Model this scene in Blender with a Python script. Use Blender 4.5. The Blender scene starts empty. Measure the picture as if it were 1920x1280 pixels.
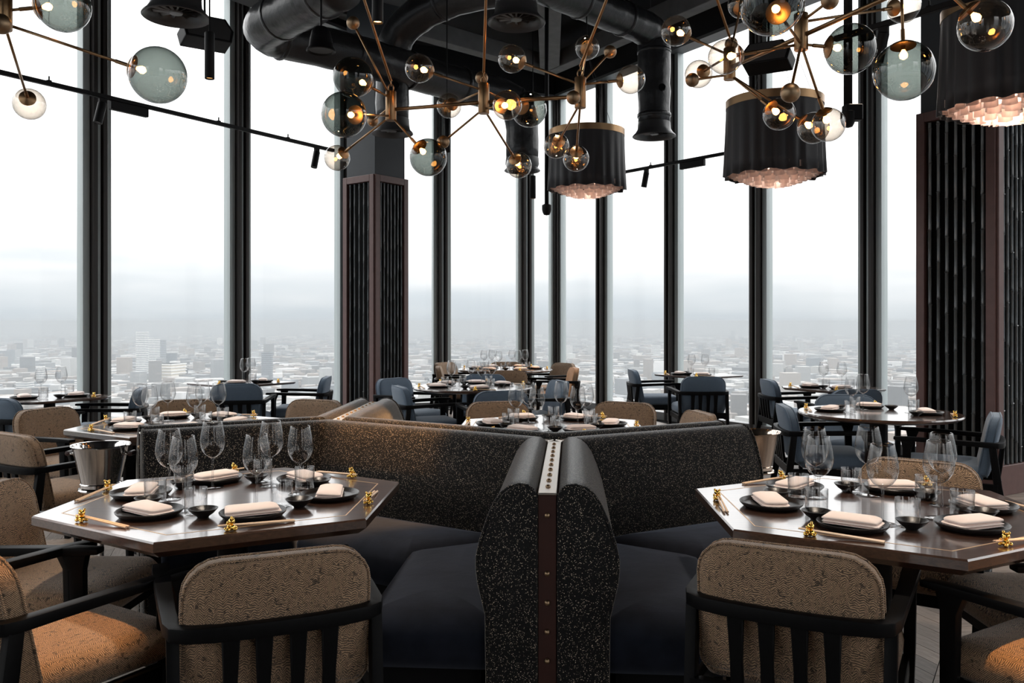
import bpy, bmesh, math, random
from mathutils import Vector, Matrix
random.seed(7)
R = math.radians
sc = bpy.context.scene
COL = sc.collection

# ------------------------------------------------------------------ camera
F = 1600.0; HY = 602.0; EYE = 1.40           # focal length (px), eye level row, eye height
cam = bpy.data.cameras.new('camera'); camo = bpy.data.objects.new('camera', cam); COL.objects.link(camo)
cam.sensor_width = 36; cam.lens = 36 * F / 1920; cam.shift_y = -(640 - HY) / 1920
cam.clip_start = 0.05; cam.clip_end = 40000
camo.location = (0, 0, EYE); camo.rotation_euler = (R(90), 0, 0)
sc.camera = camo
def W(px, py, d): return Vector(((px - 960) / F * d, d, EYE - (py - HY) / F * d))
def G(px, d): return ((px - 960) / F * d, d)

# ------------------------------------------------------------------ view + world (overcast sky)
sc.view_settings.view_transform = 'Standard'; sc.view_settings.look = 'None'
sc.view_settings.gamma = 1; sc.view_settings.use_curve_mapping = False
sc.view_settings.exposure = 0.85
sc.cycles.transparent_max_bounces = 40; sc.cycles.max_bounces = 8
sc.cycles.diffuse_bounces = 4; sc.cycles.glossy_bounces = 4; sc.cycles.transmission_bounces = 6
sc.cycles.volume_bounces = 1; sc.cycles.denoising_prefilter = 'ACCURATE'; sc.cycles.use_adaptive_sampling = False
sc.cycles.sample_clamp_indirect = 6; sc.cycles.caustics_reflective = False; sc.cycles.caustics_refractive = False
world = bpy.data.worlds.new('overcast_sky'); sc.world = world; world.use_nodes = True
nt = world.node_tree; nt.nodes.clear()
def N(t, kind, **kw):
    n = t.nodes.new(kind)
    for k, v in kw.items():
        if k.startswith('_'): setattr(n, k[1:], v)
        else: n.inputs[k.replace('__', ' ')].default_value = v
    return n
def math_node(t, op, a, b=None, clamp=False):
    n = t.nodes.new('ShaderNodeMath'); n.operation = op; n.use_clamp = clamp
    for i, v in enumerate((a, b)):
        if v is None: continue
        if isinstance(v, (int, float)): n.inputs[i].default_value = v
        else: t.links.new(v, n.inputs[i])
    return n.outputs[0]
def ramp(t, fac, stops):
    n = t.nodes.new('ShaderNodeValToRGB'); e = n.color_ramp.elements
    while len(e) > 1: e.remove(e[0])
    e[0].position = stops[0][0]; e[0].color = (*stops[0][1], 1)
    for p, c in stops[1:]:
        q = e.new(p); q.color = (*c, 1)
    t.links.new(fac, n.inputs[0]); return n.outputs[0]
def mixc(t, fac, a, b, mode='MIX'):
    n = t.nodes.new('ShaderNodeMix'); n.data_type = 'RGBA'; n.blend_type = mode
    for s, v in ((n.inputs[0], fac), (n.inputs[6], a), (n.inputs[7], b)):
        if isinstance(v, (int, float)): s.default_value = v
        elif isinstance(v, tuple): s.default_value = (*v, 1)
        else: t.links.new(v, s)
    return n.outputs[2]
tc = nt.nodes.new('ShaderNodeTexCoord'); sep = nt.nodes.new('ShaderNodeSeparateXYZ')
nt.links.new(tc.outputs['Generated'], sep.inputs[0])
el = sep.outputs['Z']
mp = N(nt, 'ShaderNodeMapping'); mp.inputs['Scale'].default_value = (2.2, 2.2, 13)
nt.links.new(tc.outputs['Generated'], mp.inputs[0])
nz = N(nt, 'ShaderNodeTexNoise', Scale=1.6, Detail=3, Roughness=.5); nt.links.new(mp.outputs[0], nz.inputs['Vector'])
elc = math_node(nt, 'ADD', el, math_node(nt, 'MULTIPLY', math_node(nt, 'SUBTRACT', nz.outputs[0], .5), .14))
# blue-grey bank near the horizon under a white overcast
base = ramp(nt, math_node(nt, 'ADD', math_node(nt, 'MULTIPLY', elc, 4.0), .1, True),
            [(0, (.365, .395, .425)), (.14, (.375, .405, .43)), (.26, (.44, .46, .475)), (.36, (.525, .53, .535)), (.52, (.62, .62, .62)), (1, (.74, .74, .74))])
gain = math_node(nt, 'ADD', 1.0, math_node(nt, 'MULTIPLY', math_node(nt, 'MAXIMUM', el, 0.0), 3.4))
bg = nt.nodes.new('ShaderNodeBackground'); nt.links.new(base, bg.inputs[0]); nt.links.new(gain, bg.inputs[1])
wo = nt.nodes.new('ShaderNodeOutputWorld'); nt.links.new(bg.outputs[0], wo.inputs[0])

# ------------------------------------------------------------------ materials
MATS = {}
def newmat(name):
    m = bpy.data.materials.new(name); m.use_nodes = True; MATS[name] = m
    t = m.node_tree; p = t.nodes['Principled BSDF']; return m, t, p
def simple(name, col, rough=.5, metal=0., sheen=0., coat=0., spec=.5, noise=0., nscale=20., bump=0.):
    m, t, p = newmat(name)
    p.inputs['Base Color'].default_value = (*col, 1); p.inputs['Roughness'].default_value = rough
    p.inputs['Metallic'].default_value = metal; p.inputs['Sheen Weight'].default_value = sheen
    p.inputs['Coat Weight'].default_value = coat; p.inputs['Specular IOR Level'].default_value = spec
    if noise or bump:
        c = t.nodes.new('ShaderNodeTexCoord'); n = N(t, 'ShaderNodeTexNoise', Scale=nscale, Detail=5)
        t.links.new(c.outputs['Object'], n.inputs['Vector'])
        if noise:
            lo = tuple(x * (1 - noise) for x in col); hi = tuple(min(1, x * (1 + noise)) for x in col)
            t.links.new(mixc(t, n.outputs[0], lo, hi), p.inputs['Base Color'])
        if bump:
            b = N(t, 'ShaderNodeBump', Strength=bump, Distance=.01); t.links.new(n.outputs[0], b.inputs['Height'])
            t.links.new(b.outputs[0], p.inputs['Normal'])
    return m
M = {}
M['frame_black'] = simple('black_stained_ash', (.0045, .0045, .005), .46, spec=.08, noise=.3, nscale=60)
M['blackmetal'] = simple('black_powdercoat', (.007, .007, .008), .45, spec=.16)
M['mouth'] = simple('dark_grey_duct_ring', (.05, .05, .052), .35)
M['ductwrap'] = simple('black_duct_wrap', (.022, .022, .024), .30, noise=.4, nscale=9, bump=.9)
M['ceil'] = simple('black_ceiling', (.006, .006, .007), .8)
M['beam'] = simple('grey_concrete_beam', (.16, .16, .16), .8, noise=.35, nscale=6)
M['panel'] = simple('dark_grey_panel', (.035, .036, .038), .6, noise=.2, nscale=5)
M['column'] = simple('charcoal_plaster', (.045, .05, .056), .7, noise=.1, nscale=8)
M['brass'] = simple('satin_brass', (.36, .225, .12), .36, 1.0)
M['brassball'] = simple('brushed_bronze_ball', (.34, .24, .15), .42, 1.0)
M['strip'] = simple('brushed_nickel_brass', (.80, .76, .70), .33, 1.0)
M['gold'] = simple('polished_gold', (.95, .62, .16), .13, 1.0)
M['steel'] = simple('polished_steel', (.66, .64, .62), .1, 1.0)
M['bronzesteel'] = simple('warm_polished_steel', (.60, .50, .42), .12, 1.0)
M['oxblood'] = simple('oxblood_timber', (.035, .010, .007), .45, noise=.3)
M['mahog'] = simple('mahogany_frame', (.115, .058, .052), .5, noise=.25, nscale=14)
M['bamboo'] = simple('black_bamboo', (.075, .086, .092), .22, spec=1.0, noise=.4, nscale=10)
M['ware'] = simple('black_stoneware', (.012, .012, .013), .33, bump=.08, nscale=160)
M['napkin'] = simple('blush_linen', (.95, .80, .73), .85, sheen=.2, bump=.05, nscale=300)
M['chop'] = simple('pale_bamboo_chopstick', (.74, .53, .36), .45)
M['inlay'] = simple('brass_inlay', (.62, .42, .25), .4, .6)
M['alu'] = simple('anodised_aluminium', (.44, .485, .485), .42, .2)
M['alu2'] = simple('grey_aluminium', (.17, .175, .18), .4, .3)
M['gasket'] = simple('black_gasket', (.004, .004, .004), .8, spec=.1)
M['mulbrown'] = simple('bronze_mullion', (.035, .03, .028), .45, .3)
M['navy'] = simple('navy_velvet', (.009, .0115, .019), .8, sheen=.28, spec=.1, noise=.95, nscale=11, bump=.25); M['navy'].node_tree.nodes['Principled BSDF'].inputs['Sheen Tint'].default_value = (.62, .70, .88, 1)
M['base'] = simple('black_plinth', (.004, .004, .005), .7, spec=.15)
M['paper'] = None
def blend_glass(name, tint, ior, rough=0.0, edge=None, f0=None, pw=5):
    m = bpy.data.materials.new(name); m.use_nodes = True; t = m.node_tree; t.nodes.clear()
    o = t.nodes.new('ShaderNodeOutputMaterial'); mx = t.nodes.new('ShaderNodeMixShader')
    tr = t.nodes.new('ShaderNodeBsdfTransparent'); tr.inputs[0].default_value = (*tint, 1)
    if edge:
        lw = N(t, 'ShaderNodeLayerWeight', Blend=.22)
        t.links.new(mixc(t, lw.outputs['Facing'], tint, edge), tr.inputs[0])
    gl = t.nodes.new('ShaderNodeBsdfGlossy'); gl.inputs['Roughness'].default_value = rough
    f0 = f0 or ((ior - 1) / (ior + 1)) ** 2; fw_ = N(t, 'ShaderNodeLayerWeight', Blend=.5)
    sch = math_node(t, 'ADD', f0, math_node(t, 'MULTIPLY', math_node(t, 'POWER', fw_.outputs['Facing'], pw), 1 - f0))
    t.links.new(sch, mx.inputs[0]); t.links.new(tr.outputs[0], mx.inputs[1]); t.links.new(gl.outputs[0], mx.inputs[2])
    t.links.new(mx.outputs[0], o.inputs[0]); return m
M['pane'] = blend_glass('window_glass', (.985, .99, .99), 1.28)
M['clear'] = blend_glass('clear_wine_glass', (.97, .97, .97), 1.42, 0, (.30, .31, .32), .045, 3)
M['tumbler'] = blend_glass('clear_tumbler_glass', (.98, .98, .98), 1.42, 0, (.55, .56, .57), .07, 3.5)
M['globe_clear'] = blend_glass('clear_globe_glass', (.80, .755, .70), 1.5, 0, (.34, .31, .28), .09, 3.2)
M['globe_smoke'] = blend_glass('smoked_green_globe_glass', (.355, .385, .365), 1.6, 0, (.12, .135, .13), .06, 3.5)
def emis(name, col, s):
    m = bpy.data.materials.new(name); m.use_nodes = True; t = m.node_tree; t.nodes.clear()
    o = t.nodes.new('ShaderNodeOutputMaterial'); e = t.nodes.new('ShaderNodeEmission')
    e.inputs[0].default_value = (*col, 1); e.inputs[1].default_value = s; t.links.new(e.outputs[0], o.inputs[0]); return m
M['bulb'] = emis('glowing_filament_bulb', (1.0, .40, .09), 30)
M['amber'] = emis('glowing_amber_lens', (1.0, .48, .14), 6)
M['dimamber'] = emis('dim_amber_lens', (1.0, .5, .18), .8)
m, t, p = newmat('translucent_paper'); M['paper'] = m
p.inputs['Base Color'].default_value = (.88, .79, .755, 1); p.inputs['Roughness'].default_value = .8
tl = t.nodes.new('ShaderNodeBsdfTranslucent'); tl.inputs[0].default_value = (.90, .76, .69, 1)
mx = t.nodes.new('ShaderNodeMixShader'); mx.inputs[0].default_value = .45
t.links.new(p.outputs[0], mx.inputs[1]); t.links.new(tl.outputs[0], mx.inputs[2]); t.links.new(mx.outputs[0], t.nodes['Material Output'].inputs[0])
# pleated sheer black shade
m = simple('black_sheer_fabric', (.012, .012, .016), .6, sheen=.3); M['shade'] = m

# speckled charcoal boucle
m, t, p = newmat('speckled_charcoal_boucle'); M['boucle'] = m
c = t.nodes.new('ShaderNodeTexCoord')
v = N(t, 'ShaderNodeTexVoronoi', Scale=360); t.links.new(c.outputs['Object'], v.inputs['Vector'])
wn = t.nodes.new('ShaderNodeTexWhiteNoise'); t.links.new(v.outputs['Position'], wn.inputs[0])
spot = math_node(t, 'MULTIPLY', math_node(t, 'LESS_THAN', v.outputs['Distance'], .42), math_node(t, 'GREATER_THAN', wn.outputs[0], .80))
n2 = N(t, 'ShaderNodeTexNoise', Scale=400, Detail=2); t.links.new(c.outputs['Object'], n2.inputs['Vector'])
basec = mixc(t, n2.outputs[0], (.003, .003, .0035), (.019, .019, .020))
spc = mixc(t, wn.outputs[0], (.0, .0, .0), (1, 1, 1)); spk = math_node(t, 'MULTIPLY', spot, math_node(t, 'FRACT', math_node(t, 'MULTIPLY', wn.outputs[0], 57)))
t.links.new(mixc(t, spk, basec, (.95, .80, .62)), p.inputs['Base Color'])
p.inputs['Roughness'].default_value = .85; p.inputs['Sheen Weight'].default_value = .75; p.inputs['Sheen Roughness'].default_value = .28; p.inputs['Specular IOR Level'].default_value = .15
b = N(t, 'ShaderNodeBump', Strength=.5, Distance=.004); t.links.new(n2.outputs[0], b.inputs['Height']); t.links.new(b.outputs[0], p.inputs['Normal'])

# woven chair fabrics
def woven(name, light, dark, zig):
    m, t, p = newmat(name)
    c = t.nodes.new('ShaderNodeTexCoord'); s = t.nodes.new('ShaderNodeSeparateXYZ'); t.links.new(c.outputs['Object'], s.inputs[0])
    n0 = N(t, 'ShaderNodeTexNoise', Scale=26, Detail=3); t.links.new(c.outputs['Object'], n0.inputs['Vector'])
    pat = math_node(t, 'ADD', s.outputs['Y'], s.outputs['Z'])
    if zig:
        zz = math_node(t, 'PINGPONG', s.outputs['X'], .011)
        band = math_node(t, 'SNAP', math_node(t, 'ADD', n0.outputs[0], 0), .09)
        k = math_node(t, 'SUBTRACT', math_node(t, 'MULTIPLY', band, 4), 1.0)
        ph = math_node(t, 'ADD', math_node(t, 'MULTIPLY', pat, 1.0), math_node(t, 'MULTIPLY', zz, k))
        st = math_node(t, 'SINE', math_node(t, 'MULTIPLY', ph, 1150))
        st = math_node(t, 'ADD', math_node(t, 'MULTIPLY', st, .5), .5, True)
    else:
        n1 = N(t, 'ShaderNodeTexNoise', Scale=420, Detail=2); t.links.new(c.outputs['Object'], n1.inputs['Vector']); st = n1.outputs[0]
    col = mixc(t, st, dark, light)
    n3 = N(t, 'ShaderNodeTexNoise', Scale=55, Detail=2); t.links.new(c.outputs['Object'], n3.inputs['Vector'])
    n4 = N(t, 'ShaderNodeTexNoise', Scale=130, Detail=3); t.links.new(c.outputs['Object'], n4.inputs['Vector'])
    blot = math_node(t, 'ADD', math_node(t, 'GREATER_THAN', n3.outputs[0], .66 if zig else .9), math_node(t, 'MULTIPLY', math_node(t, 'SUBTRACT', n4.outputs[0], .48), 3.0 if zig else .0), True)
    col = mixc(t, math_node(t, 'MULTIPLY', blot, .8), col, tuple(x * .35 for x in dark))
    t.links.new(col, p.inputs['Base Color'])
    p.inputs['Roughness'].default_value = .85; p.inputs['Sheen Weight'].default_value = .25
    b = N(t, 'ShaderNodeBump', Strength=.3, Distance=.003); t.links.new(st, b.inputs['Height']); t.links.new(b.outputs[0], p.inputs['Normal'])
    return m
M['tan'] = woven('tan_zigzag_weave', (.54, .35, .21), (.040, .026, .018), True)
M['blue'] = woven('slate_blue_weave', (.15, .215, .29), (.030, .048, .078), False)

# dark stained oak
def oak(name, a, b2, rough, scale, coat=.0):
    m, t, p = newmat(name)
    c = t.nodes.new('ShaderNodeTexCoord'); mp = N(t, 'ShaderNodeMapping'); mp.inputs['Scale'].default_value = (2.2, 26, 26)
    t.links.new(c.outputs['Object'], mp.inputs[0])
    n = N(t, 'ShaderNodeTexNoise', Scale=scale, Detail=6, Roughness=.65, Distortion=1.2); t.links.new(mp.outputs[0], n.inputs['Vector'])
    t.links.new(ramp(t, n.outputs[0], [(.3, a), (.7, b2)]), p.inputs['Base Color'])
    p.inputs['Roughness'].default_value = rough; p.inputs['Coat Weight'].default_value = coat; p.inputs['Coat Roughness'].default_value = .09; p.inputs['Coat IOR'].default_value = 1.65
    b = N(t, 'ShaderNodeBump', Strength=.12, Distance=.003); t.links.new(n.outputs[0], b.inputs['Height']); t.links.new(b.outputs[0], p.inputs['Normal'])
    return m, t, p, n
M['oak'] = oak('dark_stained_oak', (.026, .012, .008), (.090, .044, .027), .30, 2.4, 1.0)[0]
m, t, p, n = oak('grey_brown_oak_plank', (.13, .098, .078), (.31, .25, .205), .42, 2.2)
M['plank'] = m
oi = t.nodes.new('ShaderNodeObjectInfo'); ge = t.nodes.new('ShaderNodeNewGeometry')
rr = math_node(t, 'FRACT', math_node(t, 'ADD', oi.outputs['Random'], ge.outputs['Random Per Island']))
lk = p.inputs['Base Color'].links[0].from_socket
hs = N(t, 'ShaderNodeHueSaturation'); t.links.new(lk, hs.inputs['Color']); t.links.new(math_node(t, 'ADD', .65, math_node(t, 'MULTIPLY', rr, .7)), hs.inputs['Value'])
t.links.new(hs.outputs[0], p.inputs['Base Color'])

# city
m, t, p = newmat('city_ground'); M['ground'] = m
c = t.nodes.new('ShaderNodeTexCoord')
n = N(t, 'ShaderNodeTexNoise', Scale=.0022, Detail=8, Roughness=.7); t.links.new(c.outputs['Object'], n.inputs['Vector'])
v = N(t, 'ShaderNodeTexVoronoi', Scale=.02); t.links.new(c.outputs['Object'], v.inputs['Vector'])
g = ramp(t, n.outputs[0], [(.3, (.025, .035, .027)), (.46, (.07, .07, .068)), (.55, (.11, .105, .10)), (.7, (.04, .05, .04))])
t.links.new(mixc(t, .35, g, v.outputs['Color'], 'OVERLAY'), p.inputs['Base Color']); p.inputs['Roughness'].default_value = .9
m, t, p = newmat('city_masonry'); M['city'] = m
ge = t.nodes.new('ShaderNodeNewGeometry'); oi = t.nodes.new('ShaderNodeObjectInfo')
rr = math_node(t, 'FRACT', math_node(t, 'ADD', math_node(t, 'MULTIPLY', oi.outputs['Random'], 3), ge.outputs['Random Per Island']))
t.links.new(ramp(t, rr, [(0, (.05, .055, .06)), (.2, (.16, .15, .14)), (.4, (.24, .20, .17)), (.6, (.30, .30, .29)), (.8, (.12, .135, .15)), (.93, (.45, .45, .44)), (1, (.6, .6, .6))]), p.inputs['Base Color'])
p.inputs['Roughness'].default_value = .8

# ------------------------------------------------------------------ mesh helpers
def mesh_of(name, verts, faces, mat, smooth=None, recalc=False):
    me = bpy.data.meshes.new(name); me.from_pydata([tuple(v) for v in verts], [], faces)
    if recalc:
        bm = bmesh.new(); bm.from_mesh(me); bmesh.ops.remove_doubles(bm, verts=bm.verts, dist=1e-6); bmesh.ops.recalc_face_normals(bm, faces=bm.faces); bm.to_mesh(me); bm.free()
    me.materials.append(M[mat] if isinstance(mat, str) else mat)
    if smooth is not None:
        me.shade_smooth()
        if smooth > 0: me.set_sharp_from_angle(angle=R(smooth))
    me.update(); return me
def obj(name, me, parent=None, loc=(0, 0, 0), rz=0, rot=None, scale=None):
    o = bpy.data.objects.new(name, me); COL.objects.link(o)
    if parent: o.parent = parent
    o.location = loc; o.rotation_euler = rot if rot is not None else (0, 0, rz)
    if scale: o.scale = scale
    return o
def tag(o, label, cat, group=None, kind=None):
    o['label'] = label; o['category'] = cat
    if group: o['group'] = group
    if kind: o['kind'] = kind
    return o
def struct(o):
    o['kind'] = 'structure'; return o
def empty(name, loc=(0, 0, 0), rz=0):
    o = bpy.data.objects.new(name, None); COL.objects.link(o); o.location = loc; o.rotation_euler = (0, 0, rz); o.empty_display_size = .1; return o

class MB:
    def __init__(s): s.v = []; s.f = []
    def add(s, vs, fs):
        o = len(s.v); s.v += [Vector(x) for x in vs]; s.f += [tuple(i + o for i in f) for f in fs]; return s
    def box(s, x0, x1, y0, y1, z0, z1, mtx=None):
        vs = [Vector((x, y, z)) for z in (z0, z1) for y in (y0, y1) for x in (x0, x1)]
        if mtx: vs = [mtx @ v for v in vs]
        return s.add(vs, [(0, 2, 3, 1), (4, 5, 7, 6), (0, 1, 5, 4), (1, 3, 7, 5), (3, 2, 6, 7), (2, 0, 4, 6)])
    def prism(s, poly, z0, z1):
        n = len(poly); vs = [(x, y, z0) for x, y in poly] + [(x, y, z1) for x, y in poly]
        return s.add(vs, [tuple(range(n - 1, -1, -1)), tuple(range(n, 2 * n))] + [(i, (i + 1) % n, n + (i + 1) % n, n + i) for i in range(n)])
    def rings(s, rs, cap0=True, cap1=True, closed=True):
        n = len(rs[0]); vs = [p for r in rs for p in r]; fs = []
        for k in range(len(rs) - 1):
            for i in range(n if closed else n - 1):
                j = (i + 1) % n; fs.append((k * n + i, k * n + j, (k + 1) * n + j, (k + 1) * n + i))
        if cap0: fs.append(tuple(range(n - 1, -1, -1)))
        if cap1: fs.append(tuple(range((len(rs) - 1) * n, len(rs) * n)))
        return s.add(vs, fs)
    def lathe(s, prof, n=24, cap0=False, cap1=False, mtx=None):
        rs = []
        for r, z in prof: rs.append([Vector((max(r, 1e-5) * math.cos(2 * math.pi * i / n), max(r, 1e-5) * math.sin(2 * math.pi * i / n), z)) for i in range(n)])
        if mtx: rs = [[mtx @ p for p in r] for r in rs]
        return s.rings(rs, cap0, cap1)
    def tube(s, pts, rad, n=8, cap=True):
        pts = [Vector(p) for p in pts]; rads = rad if isinstance(rad, (list, tuple)) else [rad] * len(pts)
        rs = []; prev = None
        for i, p in enumerate(pts):
            d = ((pts[i + 1] if i + 1 < len(pts) else p) - (pts[i - 1] if i else p)).normalized()
            u = prev if prev is not None else (Vector((0, 0, 1)) if abs(d.z) < .9 else Vector((1, 0, 0)))
            u = (u - d * u.dot(d)).normalized(); prev = u; w = d.cross(u)
            rs.append([p + (u * math.cos(2 * math.pi * k / n) + w * math.sin(2 * math.pi * k / n)) * rads[i] for k in range(n)])
        return s.rings(rs, cap, cap)
    def sphere(s, c, r, n=16, m=10, sc3=(1, 1, 1)):
        c = Vector(c); rs = []
        for k in range(m + 1):
            a = math.pi * k / m; rr = max(math.sin(a), 1e-4)
            rs.append([c + Vector((r * sc3[0] * rr * math.cos(2 * math.pi * i / n), r * sc3[1] * rr * math.sin(2 * math.pi * i / n), -r * sc3[2] * math.cos(a))) for i in range(n)])
        return s.rings(rs, True, True)
    def sweep_rect(s, pts, w, h, up=Vector((0, 0, 1))):
        pts = [Vector(p) for p in pts]; rs = []
        for i, p in enumerate(pts):
            d = ((pts[i + 1] if i + 1 < len(pts) else p) - (pts[i - 1] if i else p)).normalized()
            sd = d.cross(up).normalized(); ww = w[i] if isinstance(w, (list, tuple)) else w; hh = h[i] if isinstance(h, (list, tuple)) else h
            rs.append([p - sd * ww / 2 - up * hh / 2, p + sd * ww / 2 - up * hh / 2, p + sd * ww / 2 + up * hh / 2, p - sd * ww / 2 + up * hh / 2])
        return s.rings(rs)
    def mesh(s, name, mat, smooth=None, recalc=True, bevel=0, seg=2):
        me = mesh_of(name, s.v, s.f, mat, None, recalc)
        if bevel:
            bm = bmesh.new(); bm.from_mesh(me)
            es = [e for e in bm.edges if len(e.link_faces) == 2 and e.calc_face_angle() > .5]
            bmesh.ops.bevel(bm, geom=es, offset=bevel, segments=seg, affect='EDGES', profile=.6, clamp_overlap=True)
            bm.to_mesh(me); bm.free()
        if smooth is not None:
            me.shade_smooth()
            if smooth > 0: me.set_sharp_from_angle(angle=R(smooth))
        return me

def inset_poly(poly, d):
    n = len(poly); out = []
    for i in range(n):
        p0, p1, p2 = Vector(poly[i - 1]), Vector(poly[i]), Vector(poly[(i + 1) % n])
        a = (p1 - p0).normalized(); b2 = (p2 - p1).normalized()
        na = Vector((-a.y, a.x)); nb = Vector((-b2.y, b2.x))
        k = (na + nb); k = k / max(k.dot(na), .2)
        out.append(p1 + k * d)
    return out
def round_poly(poly, r, n=5):
    out = []; m_ = len(poly)
    for i in range(m_):
        p0, p1, p2 = Vector(poly[i - 1]), Vector(poly[i]), Vector(poly[(i + 1) % m_])
        rad = r[i] if isinstance(r, (list, tuple)) else r
        a = (p0 - p1).normalized(); b2 = (p2 - p1).normalized(); ang = a.angle(b2); tl = rad / math.tan(ang / 2)
        tl = min(tl, (p0 - p1).length * .49, (p2 - p1).length * .49); rad2 = tl * math.tan(ang / 2)
        cen = p1 + (a + b2).normalized() * (rad2 / math.sin(ang / 2))
        s0 = p1 + a * tl - cen; s1 = p1 + b2 * tl - cen
        a0 = math.atan2(s0.y, s0.x); a1 = math.atan2(s1.y, s1.x); da = (a1 - a0 + math.pi) % (2 * math.pi) - math.pi
        for k in range(n + 1):
            th = a0 + da * k / n; out.append(cen + Vector((math.cos(th), math.sin(th))) * rad2)
    return out
def cushion(mb, poly, r, rings, fn, n=5):
    """poly CCW; rings = [(inset, height)]; fn maps (x, y, h) to a point"""
    rs = []
    for ins, h in rings:
        pp = round_poly(inset_poly(poly, ins), [max(q - ins * .6, .004) for q in (r if isinstance(r, (list, tuple)) else [r] * len(poly))], n)
        rs.append([fn(p.x, p.y, h) for p in pp])
    return mb.rings(rs)

def copy_tree(o, parent=None):
    c2 = o.copy(); COL.objects.link(c2); c2.parent = parent
    for ch in o.children: copy_tree(ch, c2)
    return c2

# ================================================================== THE SETTING
HEAD = 5.2; CEIL = 5.75
C0 = Vector((.778, 14.48)); dB = Vector((-.929, -.369)).normalized(); dR = Vector((.524, -.852)).normalized()
dA = Vector((-.572, -.82)).normalized(); A0 = Vector((-2.19, 11.25))          # second facet, mullion behind the pillar
B_end = C0 + dB * 3.105; A_start = A0 - dA * .588; A_end = A0 + dA * (1.7 * 5.6)
R_end = Vector((1.44, 13.4)) + dR * (1.59 * 8)
BACK = -4.5
ROOM = [C0, B_end, A_start, A_end, Vector((A_end.x, BACK)), Vector((R_end.x, BACK)), R_end]   # CCW
wcount = [0]
def facet(p0, p1, cuts, normal):
    """one run of tall glazing: a window per bay, each with pane, jambs, mullion, sill and head"""
    d = (p1 - p0).normalized(); L = (p1 - p0).length; rz = math.atan2(d.y, d.x)
    side = 1 if Vector((-d.y, d.x)).dot(normal) > 0 else -1
    def bx(mb, s0, s1, n0, n1, z0, z1):
        a, b_ = sorted((n0 * side, n1 * side)); mb.box(s0, s1, a, b_, z0, z1)
    stops = [0.0] + [c_ for c_ in cuts if .15 < c_ < L - .1] + [L]
    for i in range(len(stops) - 1):
        s0, s1 = stops[i], stops[i + 1]; wcount[0] += 1
        e = struct(empty('window_%d' % wcount[0], (p0.x, p0.y, 0), rz))
        mb = MB(); bx(mb, s0, s1, -.012, .012, .02, HEAD); obj('pane', mb.mesh('pane', 'pane'), e)
        for q in (0, 1):
            a = s0 + .075 if q == 0 else s1 - .145
            mb = MB(); bx(mb, a, a + .07, -.07, .045, .1, HEAD); obj('jamb', mb.mesh('jamb', 'alu', bevel=.004, seg=1), e)
        mb = MB(); bx(mb, s0, s1, -.05, .10, 0, .11); obj('sill', mb.mesh('sill', 'alu2'), e)
        mb = MB(); bx(mb, s0, s1, -.05, .16, HEAD - .02, CEIL); obj('head_panel', mb.mesh('head_panel', 'ceil'), e)
        mb = MB(); bx(mb, s0, s1, -.05, .19, HEAD - .06, HEAD - .02); obj('head_rail', mb.mesh('head_rail', 'alu2'), e)
        mb = MB(); bx(mb, s0 - .072, s0 - .028, -.03, .11, 0, HEAD); bx(mb, s0 + .028, s0 + .072, -.03, .11, 0, HEAD)
        mu = obj('mullion', mb.mesh('mullion', 'mulbrown', bevel=.004, seg=1), e)
        mb = MB(); bx(mb, s0 - .028, s0 + .028, -.03, .02, 0, HEAD); obj('gasket', mb.mesh('gasket', 'gasket'), mu)
        mb = MB(); bx(mb, s0 - .016, s0 + .016, .02, .075, 0, HEAD); obj('cover_strip', mb.mesh('cover_strip', 'alu'), mu)
facet(C0, B_end, [.598, 2.056], Vector((.3, -1)))
facet(A_start, A_end, [.588 + 1.7 * k for k in range(0, 6)], Vector((1, -.5)))
facet(C0, R_end, [1.59 * (.796 + k) for k in range(0, 9)], Vector((-1, -.5)))
# sides and rear of the dining room, glazed as the reflections in the globes show
sideL = (A_end, Vector((A_end.x, BACK))); sideR = (Vector((R_end.x, BACK)), R_end); rear = (Vector((A_end.x, BACK)), Vector((R_end.x, BACK)))
facet(*sideL, [2 * k for k in range(1, 5)], Vector((1, 0)))
facet(*sideR, [2 * k for k in range(1, 4)], Vector((-1, 0)))
REARX = [A_end.x, -6.2, -3.4, 2.6, 5.6, R_end.x]
for k in range(5):
    a_, b2_ = Vector((REARX[k], BACK)), Vector((REARX[k + 1], BACK))
    if k in (1, 3): facet(a_, b2_, [], Vector((0, 1)))
    else: struct(obj('wall_back', MB().box(a_.x, b2_.x, BACK - .1, BACK + .05, 0, CEIL).mesh('wall_back', 'panel')))
mb = MB(); d = (B_end - A_start); rz = math.atan2(d.y, d.x)
mb.box(0, d.length, -.06, .06, 0, CEIL); struct(obj('wall_return', mb.mesh('wall_return', 'panel'), None, (A_start.x, A_start.y, 0), rz))
mb = MB(); mb.prism([(p.x, p.y) for p in ROOM], CEIL, CEIL + .15); struct(obj('ceiling', mb.mesh('ceiling', 'ceil')))
mb = MB(); mb.prism([(p.x, p.y) for p in ROOM], -.30, -.014); floor = struct(obj('floor', mb.mesh('floor', 'base')))

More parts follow.
